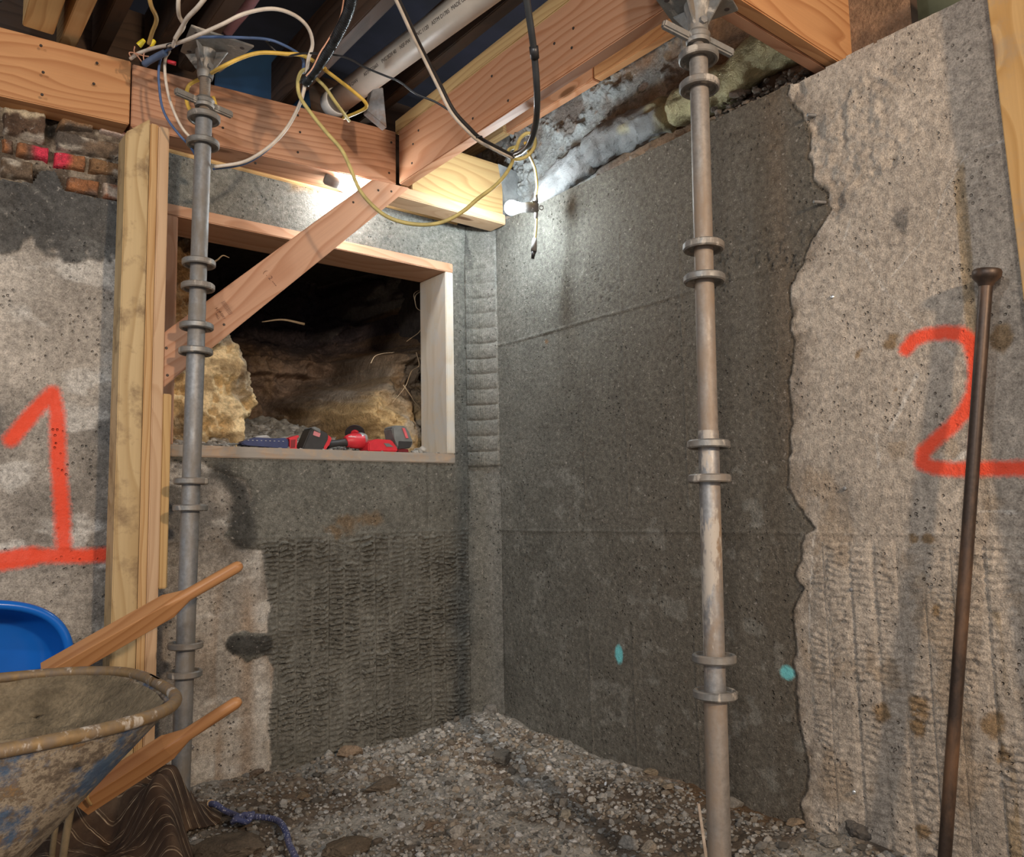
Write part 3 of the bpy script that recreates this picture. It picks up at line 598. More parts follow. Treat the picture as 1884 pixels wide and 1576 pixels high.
# short ledger and header piece in the corner
l0 = hy(770, 352, -.15); l1 = hy(930, 385, -.15)
lh = timber('header_beam', (l0[0]-.03, -.15, 2.062), (l1[0]-.012, -.15, 2.062), .215, (0, .08, 0), W_yel, 'short yellow header piece between the angled beam and the room corner')
mc = quad_board('mortar_coat', [hy(917, 300, -.155), hy(968, 322, -.155), hy(970, 392, -.155), hy(934, 392, -.155)], (0, .05, 0), plain('mortar', (.27, .28, .28), .95, var=.35, bump=1., scale=20), lh)
mc['label'] = 'blue-grey mortar coating the beam end'
k0 = hy(728, 372, -.19); k1 = hy(938, 405, -.19)
timber('ledger_strip', (k0[0], -.19, 2.005), (-.012, -.19, 2.005), .042, (0, .1, 0), W_pale, 'pale ledger strip under the short header piece near the corner', 'ledger')
# old joists and subfloor overhead
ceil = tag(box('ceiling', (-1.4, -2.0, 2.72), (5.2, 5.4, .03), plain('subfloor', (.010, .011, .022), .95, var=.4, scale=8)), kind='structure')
def joist(px, py, w, m, label, z=2.262, y0=.10, y1=-2.6, h=.19, name='floor_joist', sk=0.):
    p = hz(px, py, z); x = p[0]
    o = board(name, (x+sk*(y0-p[1]), y0, z+h/2), (x+sk*(y1-p[1]), y1, z+h/2), h, w, m); return tag(o, label, 'joist')
joist(560, 158, .045, W_old, 'dark old floor joist beside the flexible black hose', 2.30, .14, -2.4)
joist(405, 40, .05, W_old, 'brown old joist resting over the left prop plate', 2.325, -.02, -2.4)
joist(330, 40, .045, W_old, 'dark old joist just left of the left prop plate', 2.36, .1, -2.4)
joist(790, 130, .045, W_old, 'blackened old joist between the plastic pipe and the floor beam', 2.36, .1, -2.4)
joist(200, 60, .045, W_old, 'dark joist in the shadow behind the wire nuts', 2.36, .1, -2.2)
p = hy(42, 60, -.11); q = hy(100, 75, -.11)
tag(board('floor_joist', ((p[0]+q[0])/2, -.09, 2.36), ((p[0]+q[0])/2-.02, -1.5, 2.36), .19, q[0]-p[0], W_yel), 'light new floor joist end standing on the orange header', 'joist')
tag(board('floor_joist', ((p[0]+q[0])/2+.085, .02, 2.38), ((p[0]+q[0])/2+.10, -1.5, 2.38), .20, .045, W_stud), 'second new floor joist tucked behind the light joist end', 'joist')
tag(box('back_rim_board', (-1.0, .16, 2.36), (2.6, .04, .42), W_old), 'dark rim board behind the headers along the back wall', 'board')
# flat dark blue sheet across part of the joist bay
bs = quad_board('blue_sheet', [hy(395, 160, .03), hy(575, 215, .03), hy(560, 100, .03), hy(400, 85, .03)], (0, .01, 0), plain('dark_blue_sheet', (.010, .05, .13), .45, var=.3, scale=6)); tag(bs, 'dark blue flat sheet in the joist bay above the header', 'sheet')
# opening frame
fr_ = empty('opening_frame', (-.71, 0, WZ0), 'dirty timber frame lining the opening cut in the back wall', 'frame')
FX0, FX1 = -1.275, -.152
def fbox(name, x0, x1, z0, z1, m=W_frame): 
    if x1-x0 > z1-z0: return board(name, (x0, .086, (z0+z1)/2), (x1, .086, (z0+z1)/2), z1-z0, .196, m, parent=fr_)
    return board(name, ((x0+x1)/2, .086, z0), ((x0+x1)/2, .086, z1), x1-x0, .196, m, up=(1, 0, 0), parent=fr_)
W_head = wood('frame_head', (.62, .38, .25), (.48, .25, .14), ring=22)
fbox('head', FX0, FX1, 1.824, 1.862, W_head); fbox('sill', FX0, FX1, 1.04, 1.078); fbox('jamb', FX1-.038, FX1, 1.0785, 1.8235, wood('jamb_wood', (.72, .66, .57), (.60, .53, .42), ring=16, gth=.45, grime=.7, stain=(.56, .57, .56))); fbox('jamb', FX0, FX0+.038, 1.0785, 1.8235, W_head)
# posts
YP = -.21
def xat(px): return hy(px, 600, YP)[0]
def post(name, x0, x1, z1, m, label, d=.089, z0=-.03, y=YP, chamf=0):
    c0_ = chamf
    o = board(name, ((x0+x1)/2, y+d/2, z0), ((x0+x1)/2, y+d/2, z1), x1-x0, d, m, up=(1, 0, 0), cut1=-c0_); return tag(o, label, 'post')
post('timber_post', xat(221), xat(267)-.001, 2.034, W_post, 'rough square timber post with a clipped top under the header', chamf=.06)
post('stud', xat(267), xat(282)-.0006, 2.02, W_stud, 'grainy knotty stud in the middle of the post pack', y=YP-.004)
post('stud', xat(282), xat(302), 2.016, W_pale, 'smooth pale stud on the right of the post pack', y=YP-.008)
post('cripple_stud', xat(302)+.0008, xat(319), hy(305, 724, YP)[2], W_yel, 'short cripple stud holding the foot of the diagonal brace', z0=hy(296, 1083, YP)[2], d=.07, y=YP)
q = [hy(301, 612, YP), hy(686, 330, YP), hy(754, 345, YP), hy(300, 713, YP)]
q = [np.array(v) for v in q]
br_ = tag(quad_board('diagonal_brace', [q[3], q[2], q[1], q[0]], (0, .038, 0), wood('brace_wood', (.58, .34, .22), (.42, .20, .11), ring=38)), 'diagonal timber brace with black grade stamps across the opening', 'brace')
def textobj(s, size, m, par, loc, xd, nrm, name='stamp', ex=.0002):
    cu_ = bpy.data.curves.new('t', 'FONT'); cu_.body = s; cu_.size = size; cu_.extrude = ex; cu_.align_x = 'CENTER'; cu_.align_y = 'CENTER'
    to = bpy.data.objects.new('t', cu_); COL.objects.link(to); bpy.context.view_layer.update()
    me = bpy.data.meshes.new_from_object(to.evaluated_get(bpy.context.evaluated_depsgraph_get())); bpy.data.objects.remove(to)
    return link(name, me, m, par, axis_mw(np.array(loc)+np.array(nrm)*.0006, nrm, xd))
du = np.array(hy(425, 585, YP-.001))-np.array(hy(405, 553, YP-.001))
M_inkg = plain('stamp_ink', (.16, .08, .06), .9)
textobj('( . 2 ---', .021, M_inkg, br_, hy(498, 512, YP), hy(510, 528, YP)-hy(486, 498, YP), (0, -1, 0))
textobj('|||||||||||', .016, M_inkg, br_, hy(418, 566, YP), du, (0, -1, 0)); textobj('S-DRY', .010, M_inkg, br_, hy(409, 580, YP), du, (0, -1, 0)); textobj('HT', .014, M_inkg, br_, hy(400, 571, YP), du, (0, -1, 0)); textobj('MILL', .010, M_inkg, br_, hy(400, 582, YP), du, (0, -1, 0))
screws(br_, [hy(x, y, YP) for x, y in ((412, 597), (696, 350), (650, 372), (720, 352), (306, 640), (308, 690))], (0, -1, 0))
# leaning post at the right edge of the view
r0 = hx(1813, -20, -.07); r1 = hx(1893, 640, -.07); r1 = ext(r0, r1, 2.35)
rp = quad_board('leaning_post', [r0+(r0-r1)*.06, r1, r1+np.array((-.02, -.14, 0)), r0+(r0-r1)*.06+np.array((-.02, -.14, 0))], (.038, -.004, 0), W_right); tag(rp, 'warm yellow timber post leaning at the far right', 'post')
# ------------------------------------------------------------------ steel props
M_galv = metal('galvanised', (.29, .30, .31), (.17, .15, .125), .5, .48, met=.6)
M_rust = metal('rusty_steel', (.34, .31, .28), (.23, .17, .12), .62, .5, splat=.0, met=.6)
M_splat = metal('painted_steel', (.36, .36, .36), (.24, .17, .11), .5, .45, splat=.55)
M_cup = metal('cast_cup', (.30, .30, .29), (.19, .16, .13), .55, .5, splat=.25)
def cup(par, x, y, z, rt, m=None, ro=.0465, broken=False):
    pr = [(rt, .003), (.036, .003), (.0385, .0085), (ro-.003, .009), (ro, .006), (ro, -.006), (ro-.003, -.009), (.0385, -.0085), (.036, -.003), (rt, -.003)]
    o = lathe('cup', pr, m or M_cup, axis_mw((x, y, z)), par, 40)
    if broken:
        for k in range(5): o2 = None
    return o
def prop(x, y, zt, label, cups, segs, hand, plate, lower, ang, lean=0):
    P = empty('shoring_prop', (x, y, -.03), label, 'prop')
    for z0, z1, r_, m in segs:
        lathe('tube', [(0, 0), (r_, 0), (r_, z1-z0), (r_-.003, z1-z0+.001), (0, z1-z0+.001)], m, axis_mw((x, y, z0)), P, 32)
    for z, rt in cups: cup(P, x, y, z, rt)
    zs = segs[0][1]; pr = []
    nth = int((zt-.075-zs)/.0055)
    for k in range(nth+1): pr += [(.0128, zs+k*.0055), (.0158, zs+k*.0055+.0027)]
    lathe('screw_thread', pr, M_rust, axis_mw((x, y, 0)), P, 20)
    # wing nut
    hn = lathe('handle_nut', [(.016, -.014), (.026, -.014), (.029, -.006), (.024, .0), (.029, .008), (.024, .016), (.016, .018)], M_cup, axis_mw((x, y, hand)), P, 28)
    for s in (-1, 1):
        d = np.array((math.cos(ang), math.sin(ang), 0)); a = np.array((x, y, hand))+s*d*.022; b = np.array((x, y, hand-.0))+s*d*.092+UP*(-.022 if lower else 0)*s
        board('handle', a, b, .021, .017, M_cup, parent=hn, bevel=.004)
    # fork head and plate
    lathe('head_socket', [(.0, zt-.085), (.021, zt-.085), (.024, zt-.07), (.024, zt-.03), (.031, zt-.008), (.031, zt), (0, zt)], M_cup, axis_mw((x, y, 0)), P, 24)
    for s in (0, 1):
        d = np.array((math.cos(ang+s*PI/2+.6), math.sin(ang+s*PI/2+.6), 0)); c_ = np.array((x, y, 0))
        for g in (-1, 1): quad_board('gusset', [c_+UP*(zt-.062)+g*d*.022, c_+UP*(zt-.002)+g*d*.022, c_+UP*(zt-.002)+g*d*.066], tuple(np.cross(d, UP)*.006), M_cup, P, .001)
    bd = np.array((math.cos(ang-PI/2), math.sin(ang-PI/2), 0)); bz = zt-.055
    lathe('bolt', [(0, .0), (.0095, .0), (.0095, .007), (0, .008)], M_galv, axis_mw(np.array((x, y, bz))+bd*.024, bd, (0, 0, 1)), P, 6, smooth=False)
    pl = [np.array(v) for v in plate]; quad_board('head_plate', pl, (0, 0, .007), M_cup, P, .001)
    for k in range(4):
        v = pl[k]*.72+sum(pl)/4*.28; lathe('hole', [(0, -.0006), (.0065, -.0006), (.0065, .001)], M_ink, axis_mw(v), P, 14)
    P.rotation_euler = (0, lean, 0); P.location.x -= lean*.93
    return P
def foot(px, py, dist):
    r_ = ray(px, py); k = dist/np.hypot(r_[0], r_[1]); return CAM+r_*k
f = foot(351, 900, 2.42); LX, LY = f[0], f[1]
def zof(py, px0, px1, y=None): 
    # height on the prop axis seen at image row py
    lo, hi = -.5, 3.
    for _ in range(40):
        mid = (lo+hi)/2; c = RM.T @ (np.array((px0, px1, mid))-CAM); yy = CY-FPX*c[1]/-c[2]
        if yy > py: lo = mid
        else: hi = mid
    return lo
zl = lambda py: zof(py, LX, LY)
ztp = zl(92); print('left prop', LX, LY, 'plate z', ztp)
pc = [hz(px, py, ztp) for px, py in ((339, 45), (456, 82), (393, 130), (320, 92))]
prop(LX, LY, ztp, 'grey steel shoring prop in front of the opening', [(zl(v), .0236) for v in (214, 262, 483, 527, 600, 646, 885, 934, 1186, 1238)],
     [(zl(560), zl(205), .0234, M_galv), (zl(646), zl(560), .0240, M_galv), (-.06, zl(646), .0250, M_galv)], zl(187), pc, False, .22, .014)
f = foot(1308, 940, 1.81); RX, RY = f[0], f[1]; zr = lambda py: zof(py, RX, RY)
ztp = 2.0335; pc = [np.array((RX, RY, ztp))+np.array((math.cos(a_), math.sin(a_), 0))*.106 for a_ in (1.1, 1.1+PI/2, 1.1+PI, 1.1+1.5*PI)]
print('right prop', RX, RY, zr(5))
prop(RX, RY, ztp, 'rust-stained steel shoring prop in front of the right wall', [(zr(v), .022) for v in (97, 152, 451, 511, 817, 880, 1209, 1274)],
     [(zr(792), zr(85), .0215, M_rust), (zr(1285), zr(792), .0228, M_splat), (-.06, zr(1285), .0245, M_rust)], zr(62), pc, True, -.40, .031)
# ------------------------------------------------------------------ pipes, hoses, cables, lamps
def dep(p): return float(-(RM.T @ (np.array(p)-CAM))[2])
M_pvc = plain('white_plastic_pipe', (.58, .53, .46), .45, var=.1, scale=9)
M_cap = plain('plastic_cap', (.82, .84, .86), .4, var=.05)
M_blk = plain('black_rubber', (.022, .022, .024), .38, var=.2)
M_hose = plain('black_foil_hose', (.03, .035, .04), .22, .35, var=.5, scale=50, bump=.6)
M_yel = plain('yellow_cable', (.66, .43, .08), .5, var=.15)
M_oliv = plain('dusty_yellow_cable', (.50, .42, .16), .6, var=.2)
M_wht = plain('white_cable', (.60, .53, .45), .55, var=.2)
M_blu = plain('blue_cable', (.06, .11, .24), .5, var=.2)
M_cop = plain('copper_wire', (.50, .26, .17), .4, .3, var=.2)
M_brn = plain('tan_cable', (.42, .27, .09), .5, var=.15)
M_gry = plain('grey_fixture', (.17, .165, .16), .6, var=.2)
# white drain pipe with its end cap
p0 = hz(612, 193, 2.325); p1 = hz(870, 0, 2.325); dv = (p1-p0)/np.linalg.norm(p1-p0)
pp = empty('drain_pipe', tuple(p0), 'white plastic drain pipe with printed marking running overhead', 'pipe')
tube('pipe_body', [p0+dv*.02, p0+dv*.8, p0+dv*1.9], .0445, M_pvc, pp, seg=40, raw=True)
lathe('end_cap', [(0, -.004), (.026, -.004), (.027, .0), (.035, .001), (.036, -.004), (.047, -.006), (.0495, -.002), (.0495, .035), (.047, .038), (.0445, .038)], M_cap, axis_mw(p0, dv), pp, 40)

for s, t_ in (('NSF-DWV', .20), ('ASTM D2665', .315), ('PVC SCH 40', .42), ('NSF-PW', .51), ('PVC 1120', .60), ('ASTM D1785', .69), ('MADE USA', .78)):
    c = p0+dv*t_; rv = CAM-c; rv = rv-dv*rv.dot(dv); rv /= np.linalg.norm(rv); sd_ = np.cross(dv, rv); nn = rv*math.cos(.35)+sd_*math.sin(.35)*(1 if sd_[2] > 0 else -1)
    textobj(s, .0155, M_ink, pp, c+nn*.0443, dv, nn, 'printed_marking')
# strap bracket beside the pipe
sb = quad_board('metal_hanger', [hd(676, 205, 2.62), hd(712, 235, 2.62), hd(705, 160, 2.62), hd(685, 165, 2.62)], (.0, .03, 0), metal('hanger_metal', (.30, .30, .31)), None, .002); tag(sb, 'dull grey metal hanger beside the capped end of the drain pipe', 'bracket')
# pink pipe
tag(tube('pink_pipe', [hz(418, 58, 2.44), hz(432, 40, 2.44), hz(455, 12, 2.44), hz(490, -40, 2.44)], .018, plain('pink_pipe', (.56, .33, .42), .5, var=.1), seg=20), 'pink pipe stub behind the left prop plate', 'pipe')
# insulated duct along the right wall top
path = [hx(x, y, .045) for x, y in ((985, 392), (1005, 360), (1040, 325), (1075, 294), (1120, 260), (1170, 234), (1215, 214), (1255, 196), (1300, 174), (1345, 148), (1400, 105), (1460, 75))]
Cn = catmull(path, 14); k = len(Cn); T = np.gradient(Cn, axis=0); T /= np.linalg.norm(T, axis=1)[:, None]; sg = 44; Vt = []; Ct = []
for i in range(k):
    u_ = np.cross(T[i], UP); u_ /= np.linalg.norm(u_); w_ = np.cross(u_, T[i]); t = i/(k-1)
    for j in range(sg):
        a_ = 2*PI*j/sg; th_ = j/sg*6
        rr = .056*(.75+.35*ss(0, .15, np.array(t)))+.020*(fbm(np.array(t*14), np.array(th_), 1.2, 3, 970)-.5)*1.6-.012*math.exp(-((t-.30)/.012)**2)-.014*math.exp(-((t-.60)/.015)**2)+.006*(fbm(np.array(t*60), np.array(th_*3), 1., 3, 971)-.5)*(t < .55)+.010*(fbm(np.array(t*90), np.array(th_*5), 1., 3, 975)-.5)*(1.2 if t < .5 else .3)
        Vt.append(Cn[i]+rr*(u_*math.cos(a_)+w_*math.sin(a_)))
        mm = float(ss(.62, .48, np.array(t+(fbm(np.array(t*20), np.array(th_), 1., 3, 972)-.5)*.35))); g = .8+.5*float(vn(np.array(t*40), np.array(th_*2), 3))
        Ct.append(np.array((.25, .26, .265))*g*mm+np.array((.42, .38, .22))*g*(1-mm))
idx = np.arange(k*sg).reshape(k, sg); F = np.stack([idx[:-1], np.roll(idx[:-1], -1, 1), np.roll(idx[1:], -1, 1), idx[1:]], -1).reshape(-1, 4)
mi, nt, b = newmat('foil_wrap'); nd = N(nt); at = nd('ShaderNodeAttribute', attribute_name='Col'); nd.L(at.outputs['Color'], b.inputs['Base Color'])
sep = nd('ShaderNodeSeparateColor'); nd.L(at.outputs['Color'], sep.inputs[0]); dm = nd.math('MULTIPLY', nd.math('SUBTRACT', sep.outputs[0], sep.outputs[2]), 4.5, True)
nd.L(nd.math('MULTIPLY', dm, .55), b.inputs['Metallic']); nd.L(nd.math('SUBTRACT', .9, nd.math('MULTIPLY', dm, .6)), b.inputs['Roughness']); nd.bump(nd.noise(nd.tc(), 60, 6, .7), b, 1., .008)
tag(link('insulated_duct', mesh_np('insulated_duct', Vt, F, True, {'Col': Ct}), mi), 'foil-wrapped duct crusted with mortar lying on the right wall top', 'duct')
ip = hx(1427, 110, .13)
lathe('stack', [(0, 2.037), (.058, 2.037), (.060, 2.10), (.058, 2.14), (.058, 2.68), (0, 2.68)], metal('cast_iron', (.05, .045, .04), (.11, .06, .03), .6, .6), axis_mw((ip[0], ip[1], 0)), None, 40)
tag(COL.objects['stack'], 'blackened cast iron pipe standing behind the right wall top', 'pipe'); COL.objects['stack'].name = 'cast_iron_pipe'
# rubble left on top of the wall
r = np.random.default_rng(77); n = 420; pr_ = [hx(x, y, .0) for x, y in ((1330, 190), (1450, 125))]
yy = np.concatenate([r.uniform(-1.5, -1.2, n//2), r.uniform(-1.3, -.1, n//2)]); xx = r.uniform(.012, .10, n); sz = np.clip(np.exp(r.normal(-4.8, .5, n)), .003, .025)
g = r.uniform(.12, .3, n); Pq, Fq, cq = stones(n, np.stack([xx, yy, 2.037+sz*.5+np.where(yy < -1.2, r.uniform(0, .05, n), 0)], -1), sz, np.stack([g, g*.85, g*.7], -1), 1, 12)
tag(link('wall_top_rubble', mesh_np('wall_top_rubble', Pq, Fq, False, {'Col': cq}), M_stone), 'crumbled mortar and debris along the top of the right wall', 'rubble', kind='stuff')
tag(box('insulation_batt', (.32, -1.86, 2.30), (.16, .7, .34), plain('olive_insulation', (.13, .14, .09), .7, var=.4, scale=7, bump=.5), None, .05, seg=4, smooth=True), 'olive plastic-faced insulation tucked above the right wall', 'insulation')
# corrugated / foil hose
hs = [(652, -20, 2.05), (640, 25, 2.12), (618, 70, 2.2), (592, 112, 2.26), (575, 135, 2.3), (562, 152, 2.33)]
hp = [hd(*v) for v in hs]
tag(tube('flexible_hose', hp, .0145, M_hose, n=40, seg=20, rfun=lambda t: 1+.07*math.sin(t*400)), 'shiny black flexible hose hanging between the joists', 'hose')
tag(tube('copper_wire', [hd(x, y, 2.2) for x, y in ((634, -10), (625, 35), (603, 75), (590, 95), (575, 125), (563, 140))], .0022, M_cop), 'bare copper wire running down alongside the black hose', 'wire')
def cable(name, pts, r_, m, label, cat='cable', n=8, **kw):
    return tag(tube(name, [hd(*p) if len(p) == 3 else p for p in pts], r_, m, n=n, seg=10, **kw), label, cat)
dA = lambda x, y, off=.012: tuple(onA(x, y)+nA*off)
cable('yellow_cable', [hy(-40, 95, -.118), hy(0, 99, -.118), hy(40, 103, -.12), hy(80, 116, -.118), hy(120, 124, -.118), hy(160, 123, -.118), hy(220, 141, -.118), dA(270, 150), dA(330, 155), dA(372, 165, .03)], .0052, M_oliv, 'dusty yellow cable stapled across the orange header beam')
cable('yellow_cable', [(600, 128, 2.36), (560, 103, 2.34), (525, 99, 2.32), (480, 97, 2.30), (445, 106, 2.28), (405, 125, 2.28), (380, 140, 2.43), (350, 155, 2.47), (343, 175, 2.46), (347, 198, 2.45), (362, 214, 2.44), (385, 212, 2.44), (396, 196, 2.42), (392, 178, 2.42)], .0058, M_yel, 'bright yellow cable looped around the left prop screw')
cable('white_cable', [(240, 108, 2.36), (255, 98, 2.34), (285, 88, 2.3), (330, 78, 2.22), (370, 62, 2.16), (410, 44, 2.14), (450, 25, 2.14), (500, 16, 2.16), (540, 27, 2.2), (566, 50, 2.24), (575, 80, 2.28), (567, 110, 2.3), (562, 150, 2.33), (552, 190, 2.34), (528, 235, 2.36), (495, 270, 2.36), (450, 297, 2.36), (395, 307, 2.36)], .0052, M_wht, 'white cable in a big loop from the wire nuts past the left prop')
cable('blue_cable', [(560, 152, 2.34), (547, 202, 2.35), (522, 242, 2.37), (490, 277, 2.37), (448, 302, 2.37), (392, 311, 2.37)], .0034, M_blu, 'blue cable following the lower half of the white loop')
cable('blue_cable', [(312, 92, 2.3), (297, 105, 2.34), (292, 130, 2.34), (293, 160, 2.34), (298, 195, 2.34), (310, 222, 2.34), (330, 248, 2.34), (350, 270, 2.36), (362, 290, 2.38)], .0036, M_blu, 'blue cable drooping in front of the header left of the prop')
cable('white_cable', [(312, 94, 2.3), (304, 110, 2.34), (304, 140, 2.34), (310, 175, 2.34), (320, 205, 2.34), (335, 235, 2.35), (352, 255, 2.37), (366, 270, 2.4)], .0042, M_wht, 'white cable drooping beside the blue one left of the prop')
cable('navy_cable', [(265, 120, 2.36), (300, 97, 2.3), (345, 72, 2.24), (390, 68, 2.24), (440, 69, 2.26), (490, 72, 2.28), (520, 82, 2.3), (548, 98, 2.34), (558, 112, 2.36), (557, 135, 2.36)], .0042, M_blu, 'navy cable arching from the wire nuts behind the prop plate')
cable('blue_sleeve', [(265, 118, 2.33), (285, 106, 2.31), (305, 96, 2.29)], .0095, plain('blue_sleeve', (.075, .11, .19), .6), 'short thick blue sleeve beside the wire nuts', 'sleeve')
cable('tan_cable', [(272, -20, 2.1), (278, 10, 2.14), (288, 35, 2.2), (280, 60, 2.26), (274, 80, 2.3)], .0058, M_brn, 'tan cable dropping to the wire nuts')
cable('white_cable', [(330, -20, 2.05), (328, 10, 2.08), (330, 30, 2.12), (338, 48, 2.16), (325, 68, 2.2), (318, 85, 2.24)], .0055, M_wht, 'white cable coming down to the tie beside the prop plate')
cable('white_cable', [(390, -20, 2.05), (365, 12, 2.08), (345, 33, 2.12), (335, 50, 2.16), (322, 72, 2.2)], .0060, M_wht, 'white cable slanting in from the top edge to the same tie')
cable('yellow_cable', [(572, 140, 2.34), (562, 128, 2.34), (552, 136, 2.34), (548, 155, 2.33), (553, 180, 2.32), (575, 212, 2.3), (600, 243, 2.3), (628, 275, 2.3), (645, 310, 2.3), (662, 350, 2.3), (692, 384, 2.3), (725, 404, 2.3), (770, 413, 2.3), (812, 409, 2.3), (850, 390, 2.3), (880, 365, 2.32), (915, 338, 2.35), (938, 308, 2.4), (948, 280, 2.45), (957, 255, 2.5), (972, 245, 2.5), (984, 255, 2.5), (982, 272, 2.48), (968, 288, 2.46), (948, 293, 2.46), (934, 284, 2.5), (938, 274, 2.54), (950, 270, 2.55)], .0056, M_oliv, 'long yellow cable drooping in a deep loop across the brace')
cable('yellow_cable', [(596, 127, 2.3), (620, 145, 2.32), (650, 168, 2.36), (671, 187, 2.38), (673, 198, 2.4), (655, 208, 2.44), (632, 217, 2.5)], .0055, M_yel, 'yellow cable bent in a corner over the drain pipe end')
cable('yellow_cable', [(578, 141, 2.32), (598, 160, 2.34), (615, 185, 2.36), (632, 208, 2.4), (642, 222, 2.46)], .0052, M_oliv, 'yellow cable crossing the white end cap')
cable('black_wire', [(487, 72, 2.3), (505, 92, 2.32), (525, 103, 2.33), (560, 98, 2.3), (605, 100, 2.26), (640, 107, 2.24), (672, 124, 2.22), (710, 140, 2.2), (735, 150, 2.2), (765, 172, 2.2), (800, 187, 2.2), (825, 202, 2.2)], .0030, M_blk, 'thin black wire winding across the drain pipe', 'wire')
cable('black_cable', [(722, -20, 1.9), (742, 20, 1.95), (765, 70, 2.02), (785, 110, 2.08), (810, 158, 2.14), (835, 205, 2.18), (865, 238, 2.22), (882, 254, 2.26), (910, 270, 2.32), (945, 288, 2.4)], .0068, M_blk, 'heavy black cable with a white face hanging across the floor beam')
cable('white_cable', [(719, -20, 1.89), (738, 20, 1.94), (761, 70, 2.01), (781, 110, 2.07), (806, 160, 2.13), (831, 208, 2.17), (861, 242, 2.21), (879, 258, 2.25), (908, 274, 2.31), (942, 291, 2.39)], .0044, M_wht, 'white cable strapped along the heavy black cable')
M_cond = plain('black_conduit', (.05, .055, .06), .22, .3)
cd_ = empty('conduit', tuple(hd(982, 90, 1.95)), 'glossy black conduit hanging down to the lamp cords', 'conduit')
tube('conduit_tube', [hd(*p) for p in ((966, -20, 1.84), (972, 20, 1.87), (978, 60, 1.9), (983, 100, 1.94), (987, 150, 1.98), (988, 195, 2.04), (985, 230, 2.12), (975, 262, 2.2), (962, 277, 2.28), (948, 284, 2.34))], .0085, M_cond, cd_, n=10, seg=16)
cc0, cc1 = hd(982, 86, 1.925), hd(984, 107, 1.945); tube('coupling', [cc0, (cc0+cc1)/2, cc1], .0112, M_blk, cd_, raw=True, seg=18)
# ties
for q, (x, y, d) in enumerate(((314, 84, 2.24), (559, 149, 2.325), (880, 254, 2.245))):
    c = hd(x, y, d); dd = np.array(hd(x+3, y+8, d))-c
    tube('cable_tie', [c+.012*(np.cross(dd/np.linalg.norm(dd), np.array((.3, .9, 0)))*math.cos(a_)+np.array((.3, .9, 0))*math.sin(a_)) for a_ in np.linspace(0, 2*PI, 13)], .0018, M_blk, None, n=2, seg=6)
    o = [o for o in COL.objects if o.name.startswith('cable_tie')][-1]
for o, lb in zip([o for o in COL.objects if o.name.startswith('cable_tie')], ('black tie on the cables beside the left prop plate', 'black tie gathering cables at the end of the black hose', 'black tie on the heavy cable in front of the floor beam')): tag(o, lb, 'cable tie')
# wire nuts and stripped ends
M_nut = plain('yellow_wire_nut', (.75, .60, .03), .45, var=.05)
for (x, y, x2, y2), lb in (((255, 84, 266, 73), 'yellow wire nut nearer the left edge'), ((276, 84, 285, 74), 'yellow wire nut nearer the left prop')):
    a_, b_ = hd(x, y, 2.33), hd(x2, y2, 2.33); L = np.linalg.norm(b_-a_)
    o = lathe('wire_nut', [(0, 0), (.0085, 0), (.0085, .006), (.0062, L*.9), (.0045, L), (0, L)], M_nut, axis_mw(a_, b_-a_), None, 12); tag(o, lb, 'wire nut')
for pts, lb in ((((240, 104), (238, 97), (246, 97), (262, 102), (274, 104)), 'bare copper end curled beside the white cable'), (((248, 85), (247, 95), (254, 104), (262, 115)), 'copper wire dropping from the left yellow nut'), (((278, 85), (268, 92), (264, 104), (266, 116)), 'copper wire dropping from the right yellow nut')):
    cable('stripped_wire', [(x, y, 2.33) for x, y in pts], .0018, M_cop, lb, 'wire')
rc = [hd(309, 113, 2.4), hd(323, 117, 2.4)]; tag(tube('red_connector', [rc[0], (rc[0]+rc[1])/2, rc[1]], .006, plain('red_connector', (.55, .03, .05), .5), raw=True), 'small red connector under the cables on the header', 'connector')
# lamps on the work string
M_bulb = emis('lit_bulb', (.86, .96, 1.0), BULB)
def bulb(px, py, dist, label, sock_dir, cordpts, r_=.027):
    c = hd(px, py, dist); E = empty('string_lamp', tuple(c), label, 'lamp')
    s = np.array(sock_dir, float); s /= np.linalg.norm(s)
    pr = [(0, -.034)]+[(r_*math.sin(a_), -.034+r_*(1-math.cos(a_))*1.0) for a_ in np.linspace(.35, 2.2, 8)]+[(.016, .030), (.013, .042)]
    lathe('bulb', pr, M_bulb, axis_mw(c, s), E, 20)
    lathe('socket', [(.0, .036), (.017, .036), (.019, .045), (.019, .082), (.014, .088), (0, .088)], M_gry, axis_mw(c, s), E, 20)
    return E, c
db = dep(hx(985, 380, -.13)); print('lamp depth', db)
E2, c2 = bulb(945, 382, db-.02, 'lit bulb hanging at the wall corner from the yellow cord', hd(985, 381, db)-hd(945, 382, db-.02), None)
s0 = hd(975, 381, db); box('junction_body', hd(981, 381, db), (.036, .028, .036), M_gry, E2, .004)
lathe('eyelet', [(.0055, -.002), (.009, -.002), (.009, .002), (.0055, .002)], M_gry, axis_mw(hd(996, 382, db), hd(996, 382, db)-CAM), E2, 14, closed=True)
for y0_, y1_ in ((372, 358), (391, 402)): tube('strain_relief', [hd(986, y0_, db), hd(986, (y0_+y1_)/2, db), hd(986, y1_, db)], .0085, M_gry, E2, raw=True, rfun=lambda t: 1-.3*t)
c1_ = hy(643, 346, -.13); c1_[2] = min(c1_[2], 2.012)
M_bulb = emis('lit_bulb', (.90, .97, 1.0), BULB*.42)
E1, _ = bulb(640, 345, dep(c1_), 'lit bulb tucked under the header beside the diagonal brace', (-.95, .12, .18), None)
cable('lamp_cord', [(966, 262, 2.5), (974, 285, 2.55), (984, 310, db-.15), (988, 340, db-.05), (986, 358, db)], .0048, M_yel, 'yellow lamp cord dropping from the conduit to the corner bulb')
